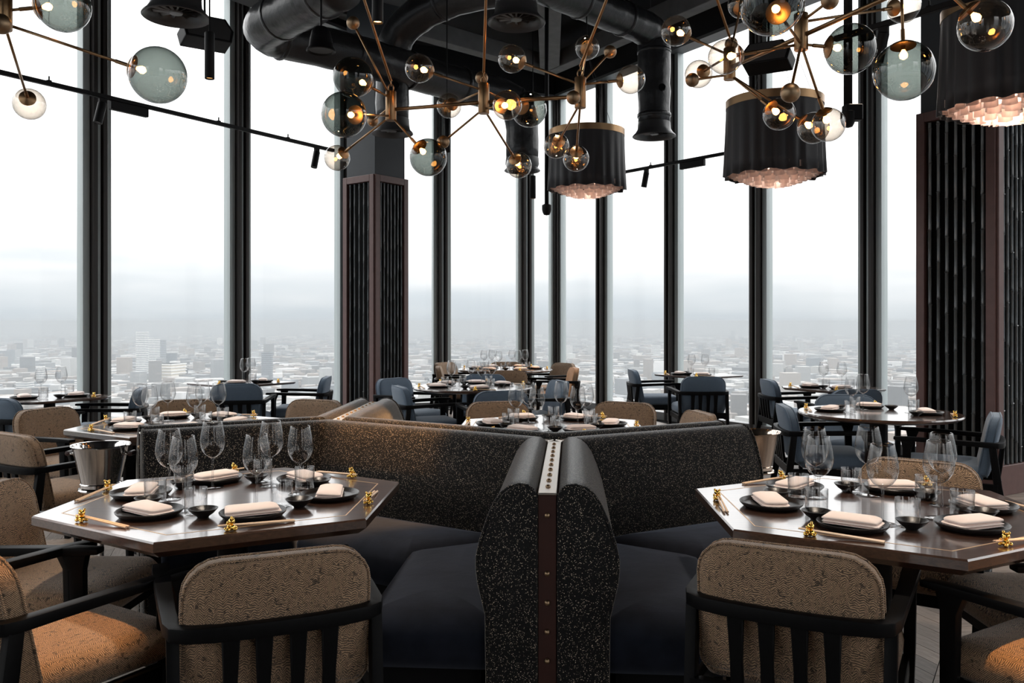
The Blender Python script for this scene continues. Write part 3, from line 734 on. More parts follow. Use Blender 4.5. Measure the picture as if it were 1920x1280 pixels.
# ================================================================== TABLEWARE
prt = {}
def make_ware():
    plate = MB().lathe([(0, .004), (.06, .0), (.085, .0), (.096, .004), (.106, .014), (.108, .019), (.106, .021), (.103, .0195), (.098, .011), (.092, .0085), (0, .008)], 36).mesh('dinner_plate', 'ware', 40)
    bowl = MB().lathe([(0, .0), (.018, 0), (.020, .004), (.034, .014), (.046, .027), (.048, .030), (.046, .030), (.033, .0185), (.018, .012), (0, .011)], 28).mesh('sauce_bowl', 'ware', 40)
    tum = MB().lathe([(0, .001), (.030, .0), (.035, .003), (.0365, .01), (.0375, .088), (.0368, .0895), (.0358, .088), (.0348, .014), (.030, .009), (0, .0085)], 28).mesh('tumbler', 'tumbler', 40)
    def napkin(sk, tw_):
      mb = MB()
      for lay, (w_, d_, z0, z1, dx) in enumerate(((.165, .092, 0, .006, .0), (.168, .095, .0055, .0125, .002), (.164, .088, .012, .022, -.002))):
        pl = [(-w_ / 2 + dx - sk, -d_ / 2), (w_ / 2 + dx, -d_ / 2 + tw_ * .5), (w_ / 2 + dx + sk * .4, d_ / 2 + tw_), (-w_ / 2 + dx, d_ / 2)]
        rg = [(.008, z0), (.001, z0 + .002), (0, (z0 + z1) / 2), (.003, z1 - .0025), (.010, z1 - .0005), (.022, z1 + .0012), (.038, z1 + .002)]
        cushion(mb, pl, [.006, .016, .018, .006], rg, lambda x, y, h: Vector((x, y, max(h * 1.45 * (1 - .22 * (abs(x) / .09) ** 2.5) * (1 + 1.6 * y), h * .6) + .0015 * math.sin(x * 55 + y * 30))), 3)
      return mb.mesh('napkin', 'napkin', 0)
    naps = [napkin(.0, .004), napkin(.012, -.006), napkin(-.008, .010), napkin(.02, .0)]
    stick = MB().tube([(0, 0, 0), (.10, 0, 0), (.24, 0, 0)], [.0022, .0030, .0042], 6).mesh('chopstick', 'chop', 50)
    # gold animal figurine lying under the chopsticks
    g = MB(); g.sphere((0, 0, .010), .0115, 12, 8, (1.25, .95, .9)); g.sphere((-.002, 0, .029), .0105, 12, 8, (1, 1.05, .92)); g.sphere((.0085, 0, .026), .005, 8, 6)
    for s in (1, -1):
        g.sphere((-.004, .0085 * s, .0385), .0042, 8, 6); g.sphere((.011, .009 * s, .006), .006, 8, 6, (1.4, .8, .9)); g.sphere((-.011, .009 * s, .006), .006, 8, 6, (1.2, .9, .9)); g.sphere((.007, .0105 * s, .017), .0048, 8, 6, (1.3, .7, 1.2))
    g.sphere((-.016, 0, .009), .004, 8, 6)
    rest = g.mesh('chopstick_rest', 'gold', 0)
    prt.update(plate=plate, bowl=bowl, tum=tum, naps=naps, stick=stick, rest=rest)
    prt['gb'] = MB().lathe([(.0035, .105), (.012, .108), (.026, .118), (.037, .135), (.0425, .155), (.0425, .168), (.039, .195), (.0335, .222), (.0315, .2325), (.0308, .2335), (.0300, .2325)], 28).mesh('glass_bowl', 'clear', 0)
    prt['gs'] = MB().lathe([(.0055, .003), (.0036, .012), (.0032, .06), (.0034, .095), (.0065, .1095)], 12).mesh('stem', 'clear', 0)
    prt['gf'] = MB().lathe([(.006, .0045), (.022, .0022), (.037, .0010), (.0375, .0004), (.036, .0)], 28, True).mesh('foot', 'clear', 0)
make_ware()
for k in ('gb', 'gs', 'gf'): prt[k].transform(Matrix.Diagonal((1.13, 1.13, 1.09, 1)))
wineproto = empty('wine_glass'); obj('bowl', prt['gb'], wineproto); obj('stem', prt['gs'], wineproto); obj('foot', prt['gf'], wineproto); wused = [False]
jit = random.Random(11)
def setting(c_, ang, where, ref=.559, seat='', wine=True, tum=True, bowl=True, nap_turn=None, stick=True):
    """one place laid at heading ang; ref = distance from table centre to its edge there"""
    o = dirv(ang); r = Vector((-o.y, o.x))             # r = diner's right hand
    def at(dist, off): p = c_ + o * (ref - .559 + dist) + r * off; return p.x, p.y
    j = lambda a: jit.uniform(-a, a)
    z = TZ + .0007
    x, y = at(.355 + j(.012), j(.012)); rz = R(ang + 90)
    tag(obj('dinner_plate', prt['plate'], None, (x, y, z), j(3)), 'matt black plate ' + seat + where, 'plate', 'plates, ' + where)
    nt_ = j(24) if nap_turn is None else nap_turn
    tag(obj('napkin', jit.choice(prt['naps']), None, (x, y, z + .0095), rz + R(nt_ + 180 * jit.randint(0, 1))), 'folded blush napkin ' + seat + where, 'napkin', 'napkins, ' + where)
    if bowl:
        bx_, by_ = at(.27 + j(.03), -.145 + j(.015)); tag(obj('sauce_bowl', prt['bowl'], None, (bx_, by_, z), 0), 'small black sauce dish ' + seat + where, 'sauce dish', 'sauce dishes, ' + where)
    if tum:
        bx_, by_ = at(.245 + j(.02), .128 + j(.012)); tag(obj('tumbler', prt['tum'], None, (bx_, by_, z), 0), 'clear water tumbler ' + seat + where, 'tumbler', 'tumblers, ' + where)
    if wine:
        bx_, by_ = at(.228 + j(.02), .05 + j(.015))
        g = wineproto if not wused[0] else copy_tree(wineproto); wused[0] = True; g.location = (bx_, by_, z)
        tag(g, 'empty wine glass ' + seat + where, 'wine glass', 'wine glasses, ' + where)
    if stick:
        bx_, by_ = at(.520, -.098 + j(.01)); tilt = j(6)
        tag(obj('chopstick_rest', prt['rest'], None, (bx_, by_, z), rz + R(180 + j(15))), 'gold animal chopstick rest ' + seat + where, 'chopstick rest', 'chopstick rests, ' + where)
        for k in (0, 1):
            sx, sy = at(.517 - k * .008, -.135)
            so = obj('chopstick', prt['stick'], None, (sx, sy, z + .0175), rot=(0, R(3.3), rz + R(tilt + k * .8)))
            tag(so, 'pale chopstick ' + seat + where, 'chopstick', 'pair of chopsticks ' + seat + where)
for c_, where, seats in (
    (TL, 'hexagonal table with steel bucket', ('by the slat backed chair, ', 'beside the banquette spine, ', 'at the middle banquette wall, ', 'along the banquette arm, ', 'by the chair nearest the bucket, ', 'by the orange lit chair, ')),
    (TR, 'hexagonal table with bronze bucket', ('by the orange lit chair, ', 'by the tucked in chair, ', 'by the chair before blue chairs, ', 'along the banquette arm, ', 'beside the banquette spine, ', 'by the slat backed chair, ')),
    (TBL, 'hexagonal table near tall window', ('along the banquette end, ', 'along the studded banquette arm, ', 'by the chair near slim pillar, ', 'by the chair between blue ones, ', 'by the chair before window table, ', 'by the chair near steel bucket, ')),
    (TBC, 'hexagonal table behind banquette', ('along the bucket side arm, ', 'by the half hidden chair, ', 'by the chair before window chairs, ', 'by the chair before round table, ', 'along the studded banquette arm, ', 'at the middle banquette wall, '))):
    for k in range(6): setting(c_, -62 + 60 * k, where, seat=seats[k])
for k, st_ in enumerate(('by the amber lit chair, ', 'by the corner mullion chair, ', 'by the deepest corner chair, ', 'by the mullion side chair, ', 'by the sideways chair, ', 'by the turned away chair, ')):
    setting(TCF, 60 * k, 'far round table in window corner', .60, st_)
for a, st_ in ((165, 'by the chair near bronze bucket, '), (80, 'by the shaded blue chair, '), (-28, 'by the chair before the pillar, ')): setting(TRM, a, 'round table beside wide pillar', .52, st_)
for a, st_ in ((142, 'by the chair against slim pillar, '), (204, 'by the chair behind studded arm, '), (-75, 'by the turned away blue chair, '), (86, 'by the chair between round tables, '), (28, 'by the edge on blue chair, ')):
    setting(TCM, a, 'round table ringed by blue chairs', .56, st_)
for c_, aa, w in ((WA, ((-125, 'by the cropped blue chair, '), (10, 'by the inner blue chair, ')), 'round cornered window table'), (WB, ((-90, 'by the turned away chair, '), (10, 'by the edge on chair, ')), 'window table near slim pillar'),
                  (WC, ((180, 'by the side on chair, '), (-90, 'by the turned away chair, ')), 'square window table'), (WD, ((180, 'by the side on chair, '), (-90, 'by the turned away chair, ')), 'faceted window table')):
    for a, st_ in aa: setting(c_, a, w, .42, st_)

# ice buckets on stands
def bucket(px, d_, mat, label, handles):
    x, y = G(px, d_); e = empty('ice_bucket', (x, y, 0)); tag(e, label, 'ice bucket', 'ice buckets on stands')
    z0 = .585
    pf = [(0, z0 + .004), (.085, z0), (.093, z0 + .004), (.094, z0 + .02), (.088, z0 + .024), (.090, z0 + .03), (.126, z0 + .195), (.134, z0 + .204), (.138, z0 + .207), (.136, z0 + .211), (.130, z0 + .209), (.122, z0 + .195), (.086, z0 + .035), (0, z0 + .03)]
    obj('pail', MB().lathe(pf, 40).mesh('pail', mat, 35), e)
    if handles:
        for s in (1, -1):
            hd = obj('handle', MB().tube([(s * .115, -.02, z0 + .165), (s * .15, -.02, z0 + .168), (s * .15, .02, z0 + .168), (s * .115, .02, z0 + .165)], .006, 8).mesh('handle', mat, 0), e)
            obj('knob', MB().lathe([(.0, -.028), (.012, -.025), (.012, .025), (0, .028)], 14, mtx=Matrix.Translation((s * .153, 0, z0 + .168)) @ Matrix.Rotation(R(90), 4, 'X')).mesh('knob', 'oxblood', 40), hd)
    obj('stand_plate', MB().lathe([(.10, z0 - .014), (.104, z0 - .008), (.10, z0 - .001)], 32, True, True).mesh('stand_plate', mat, 30), e)
    obj('stand_pole', MB().lathe([(.014, .02), (.014, z0 - .012)], 14, True, True).mesh('stand_pole', mat, 40), e)
    obj('stand_foot', MB().lathe([(.135, 0), (.135, .008), (.12, .018), (.03, .034), (.014, .05)], 36, True, True).mesh('stand_foot', mat, 30), e)
bucket(189, 4.2, 'steel', 'polished steel ice bucket on a stand at the banquette end', True)
bucket(1416, 4.70, 'bronzesteel', 'bronze tinted ice bucket on a stand behind the banquette arm', False)

# ================================================================== CEILING SERVICES
def diffuser(e, c_, rr, dia_d, mats='ductwrap'):
    """flared mouth with a ring, and radial fins inside"""
    c_ = Vector(c_); T = Matrix.Translation(c_)
    obj('flared_mouth', MB().lathe([(dia_d / 2, .16), (dia_d / 2 * 1.03, .08), (rr * .86, .04), (rr * .98, .012), (rr, .0), (rr * .97, -.006), (rr * .88, .004), (rr * .76, .03), (rr * .70, .09)], 36, mtx=T).mesh('flared_mouth', 'mouth', 50), e)
    hub = obj('fin_hub', MB().lathe([(.0, .02), (.045, .022), (.05, .03), (.045, .045), (0, .05)], 16, mtx=T).mesh('fin_hub', 'alu2', 40), e)
    for k in range(12):
        a = math.pi * 2 * k / 12; u = Vector((math.cos(a), math.sin(a), 0)); w = Vector((-u.y, u.x, 0)) * .012
        p0, p1 = c_ + u * .04 + Vector((0, 0, .03)), c_ + u * rr * .72 + Vector((0, 0, .045))
        obj('fin', MB().add([p0 - w * .5, p1 - w, p1 + w + Vector((0, 0, .012)), p0 + w * .5 + Vector((0, 0, .006)), p0 - w * .5 + Vector((0, 0, .003)), p1 - w + Vector((0, 0, .003)), p1 + w + Vector((0, 0, .015)), p0 + w * .5 + Vector((0, 0, .009))],
            [(3, 2, 1, 0), (4, 5, 6, 7), (0, 1, 5, 4), (1, 2, 6, 5), (2, 3, 7, 6), (3, 0, 4, 7)]).mesh('fin', 'alu2'), hub)
def smooth_path(pts, rad, n=6):
    """round the corners of a polyline"""
    pts = [Vector(p) for p in pts]; out = [pts[0]]
    for i in range(1, len(pts) - 1):
        p0, p1, p2 = pts[i - 1], pts[i], pts[i + 1]; a = (p0 - p1).normalized(); b_ = (p2 - p1).normalized()
        k = min(rad, (p0 - p1).length * .45, (p2 - p1).length * .45)
        for q in range(n + 1):
            f = q / n; out.append(p1 + a * k * (1 - f) ** 2 + b_ * k * f ** 2)
    out.append(pts[-1]); return out
def duct(name, pts, dia, label, mouth=None, elbow=.35, damper=None):
    base = Vector(pts[-1]); e = empty(name, base); tag(e, label, 'air duct', 'black wrapped air ducts')
    path = smooth_path(pts, elbow); fine = []
    if mouth: path[-1] = path[-1] + Vector((0, 0, .13))
    rnd_ = random.Random(len(label))
    for a, b_ in zip(path, path[1:]):
        n_ = max(1, int((b_ - a).length / .09))
        for k in range(n_): fine.append(a.lerp(b_, k / n_))
    fine.append(path[-1])
    fine = [p - base for p in fine]; rads = [dia / 2 * rnd_.uniform(.965, 1.03) for _ in fine]
    pipe = obj('duct_pipe', MB().tube(fine, rads, 20).mesh('duct_pipe', 'ductwrap', 0), e)
    L = 0; nxt = .3
    for a, b_ in zip(fine, fine[1:]):
        L += (b_ - a).length
        if L > nxt:
            nxt += .75; d = (b_ - a).normalized()
            obj('wrap_band', MB().tube([a - d * .022, a - d * .012, a + d * .012, a + d * .022], [dia / 2 * 1.02, dia / 2 * 1.055, dia / 2 * 1.055, dia / 2 * 1.02], 20).mesh('wrap_band', 'ductwrap', 0), pipe)
    if mouth: diffuser(e, (0, 0, -.02), mouth / 2, dia)
    if damper is not None:
        obj('damper_disc', MB().lathe([(0, .02), (.04, .02), (.045, .0)], 16, True, False, mtx=Matrix.Translation((.06, -dia / 2 * .92, damper)) @ Matrix.Rotation(R(78), 4, 'X')).mesh('damper_disc', 'blackmetal', 40), pipe)
    return e
H1 = 4.12
duct('air_duct', [W(640, -30, 6.85), (-2.45, 8.05, H1), (-1.70, 8.6, H1), (-.60, 9.85, H1), (.125, 10.4, H1 - .02), (.125, 10.4, 3.25)], .40,
     'long black duct sweeping past two windows down to a flared mouth', .44, .4, .55)
duct('air_duct', [(.15, 8.45, 4.76), (-.75, 8.9, 4.74), (-1.29, 9.2, 4.5), (-1.29, 9.2, 3.44)], .36, 'black duct dropping in front of the slim bamboo pillar', .45, .3, .45)
duct('air_duct', [(.0, 8.2, 4.76), (1.45, 9.65, 4.74), (1.64, 9.85, 4.72), (1.64, 9.85, 3.55)], .37, 'black wrapped duct dropping beside the drum pendant', .50, .34, .5)
duct('air_duct', [(.037, 7.3, 5.7), (.037, 7.3, 3.97)], .36, 'short vertical duct with finned round mouth above the far table', .50)
duct('air_duct', [(-2.52, 6.4, 5.7), (-2.52, 6.4, 3.70)], .36, 'short vertical duct with finned mouth by the tall window', .49)

def tube_lamp(px, ybot, ytop, d_, rad, lit, label, power=0, cone=40, rod_top=CEIL, lens=None):
    p = W(px, ybot, d_); h = (ybot - ytop) / F * d_
    e = empty('tube_pendant_lamp', p); tag(e, label, 'spot lamp', 'black tube pendants')
    obj('tube_body', MB().lathe([(rad * .86, .012), (rad * .94, .0), (rad, .003), (rad, h), (rad * .9, h + .004)], 20, False, True).mesh('tube_body', 'blackmetal', 40), e)
    obj('lens', MB().lathe([(rad * .86, .012), (0, .014)], 20).mesh('lens', 'amber' if lit else 'dimamber'), e)
    obj('suspension_rod', MB().tube([(0, 0, h), (0, 0, rod_top - p.z)], .006, 6).mesh('suspension_rod', 'blackmetal'), e)
    if power:
        l = bpy.data.lights.new('spot_light', 'SPOT'); l.energy = power; l.color = (1, .50, .17); l.spot_size = R(cone); l.spot_blend = .35; l.shadow_soft_size = .03
        lo = bpy.data.objects.new('spot_light', l); COL.objects.link(lo); lo.parent = e; lo.location = (0, 0, -.01)
    return e
tube_lamp(393, 148, 62, 6.0, .034, False, 'black tube pendant with dim amber lens before the tall window')
tube_lamp(708, 43, -60, 4.55, .030, True, 'lit black tube pendant above the corner of the banquette', 300, 40)
tube_lamp(838, 285, 222, 8.6, .032, False, 'short black tube pendant below the globes, in front of the window')
tube_lamp(999, 372, 330, 11.3, .04, True, 'small tube pendant hanging beside a duct mouth over far table', 90, 40)
for (x, y, zz, lb, pw) in ((-1.50, 2.47, 3.4, 'black tube pendant lighting the orange seat beside the steel bucket table', 190), (1.66, 2.20, 3.4, 'black tube pendant lighting the orange seat beside the plank floor', 260)):
    tube_lamp(960 + x / y * F, HY - (zz - EYE) / y * F, HY - (zz + .24 - EYE) / y * F, y, .03, True, lb, pw, 17)

for (c_, zz, lb, pw) in ((TL + Vector((.1, .1)), 3.5, 'added black tube fill lamp over the hexagonal table beside the steel bucket', 130), (TR + Vector((.1, .1)), 3.5, 'added black tube fill lamp over the hexagonal table before the bronze bucket', 130),
                         (TBL, 4.0, 'added black tube fill lamp over the hexagonal table by the tall window', 130), (TBC, 4.0, 'added black tube fill lamp over the hexagonal table behind the banquette', 130), (TRM, 4.2, 'added black tube fill lamp over the round table by wide pillar', 120)):
    e = tube_lamp(960 + c_.x / c_.y * F, HY - (zz - EYE) / c_.y * F, HY - (zz + .24 - EYE) / c_.y * F, c_.y, .03, True, lb, pw, 46)  # unseen fill lamps above the frame, added to brighten tabletops and napkins
    for ch in e.children:
        if ch.type == 'LIGHT': ch.data.color = (1, .84, .68); ch.data.spot_blend = .8; ch.data.shadow_soft_size = .08
def track(pa, pb, label, ends=()):
    pa, pb = Vector(pa), Vector(pb); d = pb - pa; rz = math.atan2(d.y, d.x); L = d.length
    e = empty('lighting_track', pa, rz); tag(e, label, 'track light', 'black lighting tracks')
    obj('track_rail', MB().box(0, L, -.018, .018, 0, .034).mesh('track_rail', 'blackmetal', bevel=.003, seg=1), e)
    for kind, s in ends:
        if kind == 'wire':
            wi = obj('suspension_wire', MB().tube([(s, 0, .034), (s, 0, CEIL - pa.z)], .0018, 5).mesh('suspension_wire', 'alu2'), e)
            obj('wire_clip', MB().lathe([(.02, .0), (.02, .008), (.006, .012), (.006, .04)], 10, True, True, mtx=Matrix.Translation((s, 0, .034))).mesh('wire_clip', 'blackmetal'), wi)
        elif kind == 'box':
            obj('driver_box', MB().box(s, s + .34, -.022, .022, -.075, 0).mesh('driver_box', 'blackmetal', bevel=.004, seg=1), e)
        else:
            Tm = Matrix.Translation((s, 0, -.04)) @ Matrix.Rotation(R(14), 4, 'Y')
            sp = obj('spot_head', MB().lathe([(.028, -.17), (.033, -.172), (.034, -.165), (.034, .0), (.028, .006)], 16, True, True, mtx=Tm).mesh('spot_head', 'blackmetal', 40), e)
            obj('bracket', MB().box(s - .03, s + .03, -.012, .012, -.045, 0).mesh('bracket', 'blackmetal'), sp)
tA = Vector((-4.4, 5.2, 3.2)); tA2 = Vector((-1.90, 9.09, 3.2))
def tpos(a, b_, px):
    k = (px - 960) / F; d = b_ - a; f = (k * a.y - a.x) / (d.x - k * d.y); return f * d.length
track(tA, tA2, 'black track rail on thin wires before the tall windows', [('wire', tpos(tA, tA2, 92)), ('wire', tpos(tA, tA2, 410)), ('wire', tpos(tA, tA2, 540)), ('spot', tpos(tA, tA2, 192)), ('box', tpos(tA, tA2, 206)), ('spot', tpos(tA, tA2, 594))])
tB = Vector((1.34, 10.44, 3.2)); tB2 = Vector((2.75, 8.7, 3.2))
track(tB, tB2, 'black track rail running between the two drum pendants', [('spot', tpos(tB, tB2, 1212)), ('box', tpos(tB, tB2, 1276)), ('wire', tpos(tB, tB2, 1220))])
tC = Vector((2.08, 5.5, 3.2)); tC2 = Vector((2.72, 4.6, 3.2))
track(tC, tC2, 'black track rail behind the smoked globes near the wide pillar', [('spot', tpos(tC, tC2, 1657)), ('wire', tpos(tC, tC2, 1742))])

# loudspeakers
p = W(602, 97, 6.2); e = empty('bell_loudspeaker', p); tag(e, 'black bell shaped loudspeaker hanging on a stem under the duct', 'loudspeaker')
obj('speaker_bell', MB().lathe([(.086, .008), (.10, .0), (.106, .006), (.104, .012), (.088, .03), (.078, .10), (.066, .15), (.045, .175), (.012, .185)], 28, False, True).mesh('speaker_bell', 'blackmetal', 40), e)
obj('speaker_grille', MB().lathe([(.086, .010), (0, .012)], 28).mesh('speaker_grille', 'panel'), e)
obj('stem', MB().tube([(0, 0, .18), (0, 0, 5.7 - p.z)], .008, 8).mesh('stem', 'blackmetal'), e)
def box_speaker(px, py, d_, rz, tilt, label, w=.36, h=.2, dp=.2):
    p = W(px, py, d_); e = empty('box_loudspeaker', p, rz); tag(e, label, 'loudspeaker', 'black box loudspeakers')
    T = Matrix.Rotation(tilt, 4, 'X')
    pl = [(-w / 2, -h / 2), (w / 2, -h / 2), (w / 2 + .02, 0), (w / 2 - .04, h / 2), (-w / 2 + .04, h / 2), (-w / 2 - .02, 0)]
    rs = [[T @ Vector((x, y_, z)) for x, z in pl] for y_ in (dp / 2, -dp / 2)]
    obj('cabinet', MB().rings(rs).mesh('cabinet', 'blackmetal', bevel=.008, seg=2), e)
    rs = [[T @ Vector((x * .88, y_, z * .86)) for x, z in pl] for y_ in (-dp / 2 - .001, -dp / 2 - .006)]
    obj('grille', MB().rings(rs).mesh('grille', 'panel'), e)
    obj('bracket', MB().tube([(0, 0, h * .4), (0, .02, h), (0, .02, 5.7 - p.z)], .009, 6).mesh('bracket', 'blackmetal'), e)
box_speaker(385, 62, 6.9, R(35), R(-12), 'black box loudspeaker hung behind the finned duct mouth')
box_speaker(1440, 108, 6.6, R(-30), R(-12), 'black box loudspeaker hung above the large drum pendant', .34, .17)

# sprinkler / sensor drops
def drop_pole(px, ybot, d_, label, blk_):
    p = W(px, ybot, d_); e = empty('ceiling_drop_pole', p); tag(e, label, 'ceiling pole')
    obj('pole', MB().tube([(0, 0, .06), (0, 0, CEIL - p.z)], .022 if not blk_ else .03, 10).mesh('pole', 'blackmetal', 0), e)
    obj('sensor_head', MB().lathe([(0, 0), (.03, .008), (.042, .03), (.05, .06), (.05, .11), (.03, .12)], 14, False, True).mesh('sensor_head', 'blackmetal', 40), e)
    if blk_: obj('sensor_box', MB().box(-.03, .09, -.04, .04, .05, .16).mesh('sensor_box', 'blackmetal', bevel=.006, seg=1), e)
drop_pole(1025, 404, 9.0, 'thin black pole with a sensor head beside the drum pendant', False)
drop_pole(1590, 240, 5.9, 'black pole with a boxed sensor head behind the smoked globes', True)

# ================================================================== DRUM PENDANTS
def petal_mesh():
    w, h = .046, .05; rs = []
    for k in range(7):
        a = (k / 6 - .5) * 2; x = a * w; y = .020 * a * a * 1.6
        rs.append([Vector((x, y, 0)), Vector((x, y, h)), Vector((x, y + .0025, h)), Vector((x, y + .0025, 0))])
    return MB().rings(rs).mesh('paper_petal', 'paper', 40)
PET = petal_mesh()
def drum(px, ybot, d_, Rr, hh, label, glow):
    p = W(px, ybot, d_); e = empty('drum_pendant', p); tag(e, label, 'pendant lamp', 'black drum pendants with paper tiers')
    n_ = 120; rs = []
    rnd_ = random.Random(int(px)); ph = [rnd_.uniform(-1, 1) for _ in range(n_)]
    for z, rr_, amp in ((hh, Rr, .0), (hh * .97, Rr, .001), (hh * .6, Rr * 1.005, .006), (hh * .2, Rr * 1.02, .010), (0, Rr * 1.03, .012)):
        rs.append([Vector(((rr_ + amp * math.sin(k * 2 * math.pi / 5 + ph[k // 8]) + amp * .6 * ph[k]) * math.cos(2 * math.pi * k / n_), (rr_ + amp * math.sin(k * 2 * math.pi / 5 + ph[k // 8]) + amp * .6 * ph[k]) * math.sin(2 * math.pi * k / n_), z + (0 if z else .008 * math.sin(k * .7)))) for k in range(n_)])
    inner = [[q * .985 + Vector((0, 0, q.z * .015)) for q in r] for r in reversed(rs)]
    obj('pleated_shade', MB().rings(rs + inner, False, False).mesh('pleated_shade', 'shade', 0), e)
    obj('brass_ring', MB().lathe([(Rr * .985, hh - .01), (Rr * 1.012, hh - .01), (Rr * 1.012, hh + .055), (Rr * .985, hh + .055), (Rr * .985, hh - .01)], 60).mesh('brass_ring', 'brass', 40), e)
    obj('top_disc', MB().lathe([(Rr * .985, hh), (Rr * .985, hh + .01)], 48, True, True).mesh('top_disc', 'blackmetal'), e)
    tiers = [(.92, .02, 26), (.80, -.005, 22), (.66, -.03, 18), (.50, -.055, 14), (.33, -.075, 9), (.15, -.09, 4)]
    for ti, (k, z, cnt) in enumerate(tiers):
        for q in range(cnt):
            a = 2 * math.pi * (q + .5 * (ti % 2)) / cnt
            obj('paper_petal', PET, e, (Rr * k * math.cos(a), Rr * k * math.sin(a), z), a - R(90), scale=(Rr / .42, Rr / .42, 1))
    obj('diffuser_disc', MB().lathe([(Rr * .93, .075), (Rr * .93, .068), (0, .066)], 40, True).mesh('diffuser_disc', 'paper', 40), e)
    for k in range(4):
        a = R(45 + 90 * k); obj('suspension_wire', MB().tube([(Rr * .9 * math.cos(a), Rr * .9 * math.sin(a), hh), (0, 0, hh + .9)], .0018, 5).mesh('suspension_wire', 'blackmetal'), e)
    obj('suspension_rod', MB().tube([(0, 0, hh + .88), (0, 0, CEIL - p.z)], .007, 6).mesh('suspension_rod', 'blackmetal'), e)
    l = bpy.data.lights.new('pendant_light', 'POINT'); l.energy = glow; l.color = (1, .80, .66); l.shadow_soft_size = .06
    lo = bpy.data.objects.new('pendant_light', l); COL.objects.link(lo); lo.parent = e; lo.location = (0, 0, .03)
drum(1100, 356, 8.9, .39, .56, 'black pleated drum pendant with brass ring beside the dropping duct', 1.2)
drum(1452, 331, 7.1, .39, .58, 'black pleated drum pendant with brass ring under the gold ball chandelier', 1.2)
drum(1893, 205, 5.4, .39, .60, 'dark drum pendant with glowing pink paper tiers before the wide pillar', 3.5)

# ================================================================== GLOBE CHANDELIERS
capm = {}
def chandelier(label, hubs, main, stems, limbs):
    """hubs {name: (px, py, depth)}; limbs (hub, px, py, radius m, kind, depth)"""
    HB = {k: W(*v) for k, v in hubs.items()}
    first = next(iter(HB.values())); e = empty('globe_chandelier', first); tag(e, label, 'chandelier', 'brass globe chandeliers')
    for k, c_ in HB.items():
        obj('hub', MB().lathe([(.029, -.083), (.031, -.08), (.031, .08), (.029, .083)], 24, True, True, mtx=Matrix.Translation(c_ - first)).mesh('hub', 'brass', 40), e)
    for a, b_ in main:
        a = HB[a] if isinstance(a, str) else W(*a); b_ = HB[b_] if isinstance(b_, str) else W(*b_)
        obj('main_rod', MB().tube([a - first - Vector((0, 0, .02)), b_ - first - Vector((0, 0, .02))], .0105, 10).mesh('main_rod', 'brass', 0), e)
    for k, px, py in stems:
        c_ = HB[k] + Vector((0, 0, .083)); top = W(px, py, c_.y); hook = c_ + Vector((0, 0, .06))
        dirn = (top - hook).normalized(); tend = hook + dirn * ((CEIL - hook.z) / max(dirn.z, .3))
        obj('stem_rod', MB().tube([hook - first, tend - first], .0075, 8).mesh('stem_rod', 'brass', 0), e)
        lk = obj('hook_ring', MB().tube([c_ - first + Vector((.016 * math.sin(q * .6283), 0, .022 - .022 * math.cos(q * .6283))) for q in range(11)], .0035, 6).mesh('hook_ring', 'brass', 0), e)
        obj('link', MB().tube([c_ - first + Vector((0, .008 * math.sin(q * .6283), .05 - .018 * math.cos(q * .6283))) for q in range(11)], .003, 6).mesh('link', 'brass', 0), lk)
    for hub, px, py, r_, kind, d_ in limbs:
        c_ = W(px, py, d_); hb = HB[hub] if isinstance(hub, str) else W(*hub)
        off = Vector((0, 0, .045 if c_.z > hb.z + .05 else -.055 if c_.z < hb.z - .05 else 0)); a = hb + off
        d = (c_ - a).normalized()
        if kind == 'ball':
            obj('arm_rod', MB().tube([a - first, c_ - first], .0065, 8).mesh('arm_rod', 'brass', 0), e)
            obj('brass_ball', MB().sphere(c_ - first, r_, 24, 14).mesh('brass_ball', 'brassball', 0), e); continue
        q = d.to_track_quat('Z', 'Y').to_matrix().to_4x4(); end = c_ - d * r_
        obj('arm_rod', MB().tube([a - first, end - first - d * .05], .0065, 8).mesh('arm_rod', 'brass', 0), e)
        gl = obj('glass_globe', MB().sphere((0, 0, 0), r_, 40, 24).mesh('glass_globe', 'globe_smoke' if kind == 'smoke' else 'globe_clear', 0), e, c_ - first)
        T = Matrix.Translation(-d * r_) @ q; cr = min(r_ * .5, .05)
        obj('cap', MB().lathe([(.0085, -.06), (.0085, -.006), (cr * .55, -.003), (cr, r_ - math.sqrt(r_ * r_ - cr * cr) - .002), (cr, r_ - math.sqrt(r_ * r_ - cr * cr) + .004), (.009, .012), (.009, .03)], 24, True, True, mtx=T).mesh('cap', 'brass', 40), gl)
        br = .0165
        obj('bulb', MB().lathe([(.006, .03), (.010, .036), (br, .05), (br * .9, .062), (.004, .07)], 14, True, True, mtx=T).mesh('bulb', 'bulb', 0), gl)
S, BG = .078, .122
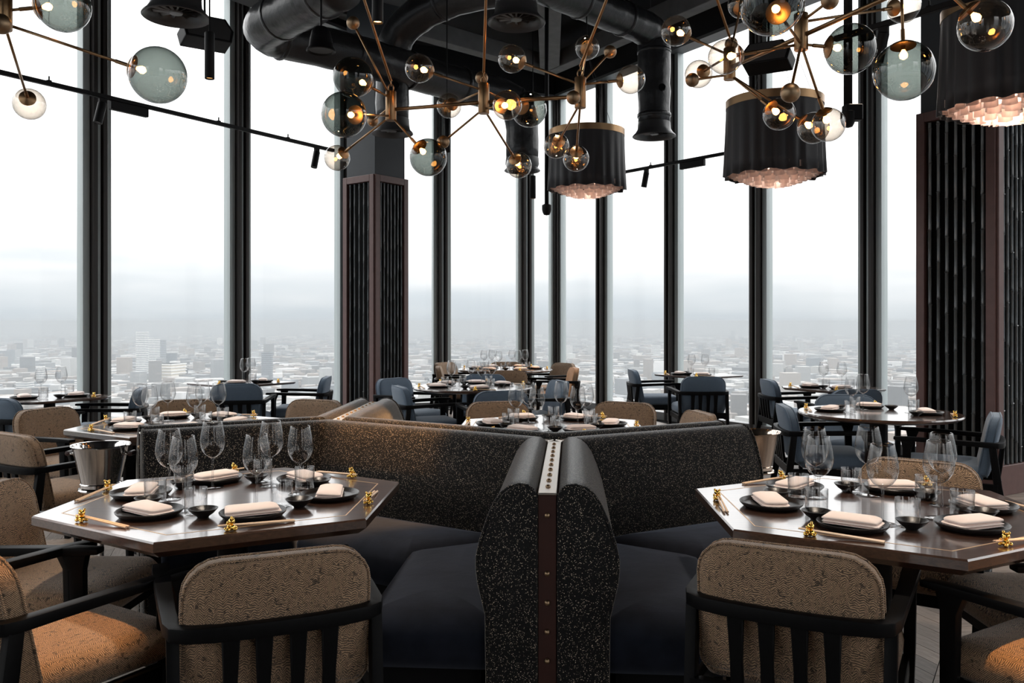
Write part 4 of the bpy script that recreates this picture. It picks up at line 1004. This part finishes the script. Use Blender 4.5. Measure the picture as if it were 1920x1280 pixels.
chandelier('long brass chandelier of smoked and clear globes over the banquette', {'a': (733, 199, 4.88), 'b': (907, 185, 4.72), 'c': (1088, 174, 4.62)},
    [('a', 'b'), ('b', 'c')], [('a', 683, 0), ('b', 911, 0), ('c', 1137, 0)],
    [('a', 662, 145, .112, 'smoke', 4.75), ('a', 645, 215, .118, 'smoke', 4.45), ('a', 632, 296, S, 'clear', 5.2), ('a', 803, 295, .104, 'smoke', 4.75), ('a', 662, 43, .037, 'ball', 4.8), ('a', 699, 227, .035, 'ball', 5.3),
     ('b', 786, 128, S, 'clear', 4.7), ('b', 842, 198, S, 'clear', 5.35), ('b', 831, 266, .036, 'ball', 4.8), ('b', 973, 310, S, 'clear', 5.2), ('b', 951, 197, S, 'clear', 4.5), ('b', 992, 205, .108, 'smoke', 5.2), ('b', 903, 146, .037, 'ball', 4.95),
     ('c', 960, 110, S, 'clear', 4.75), ('c', 1075, 183, .036, 'ball', 4.4), ('c', 1101, 89, S, 'clear', 5.5), ('c', 1144, 97, .036, 'ball', 4.8), ('c', 1183, 149, S, 'clear', 4.7), ('c', 1043, 273, S, 'clear', 5.2), ('c', 1080, 297, S, 'clear', 5.1)])
chandelier('brass chandelier of smoked and clear globes hung before the large drum pendant', {'a': (1368, 120, 4.45), 'b': (1502, 60, 3.85), 'c': (1760, -58, 3.35)},
    [('a', 'b'), ('b', 'c')], [('a', 1345, 0), ('b', 1500, -140)],
    [('a', 1267, 58, S, 'clear', 4.5), ('a', 1310, 139, S, 'clear', 4.85), ('a', 1298, 150, .036, 'ball', 4.45), ('b', 1360, 107, S, 'clear', 3.9), ('a', 1390, 8, S, 'clear', 4.9), ('a', 1371, 82, .036, 'ball', 4.75), ('a', 1461, 214, S, 'clear', 4.2), ('a', 1525, 240, S, 'clear', 4.3),
     ('b', 1447, 6, .125, 'smoke', 3.35), ('b', 1556, 1, .038, 'ball', 3.7), ('b', 1595, 92, .112, 'smoke', 3.85), ('b', 1482, 174, .04, 'ball', 3.5), ('b', 1553, 234, S, 'clear', 4.0),
     ('b', 1695, 12, S, 'clear', 4.1), ((1690, -48, 3.55), 1695, 133, .120, 'smoke', 3.5), ('c', 1847, 48, .098, 'clear', 3.3)])
chandelier('brass chandelier of smoked globes beside the tall windows', {'a': (8, 20, 3.6)}, [('a', (-260, 12, 3.3))], [('a', 0, -90)],
    [('a', 118, 10, .112, 'smoke', 3.65), ('a', 296, 141, .121, 'smoke', 3.7), ('a', 55, 195, S, 'clear', 4.3), ('a', 2, 45, .04, 'ball', 3.4)])
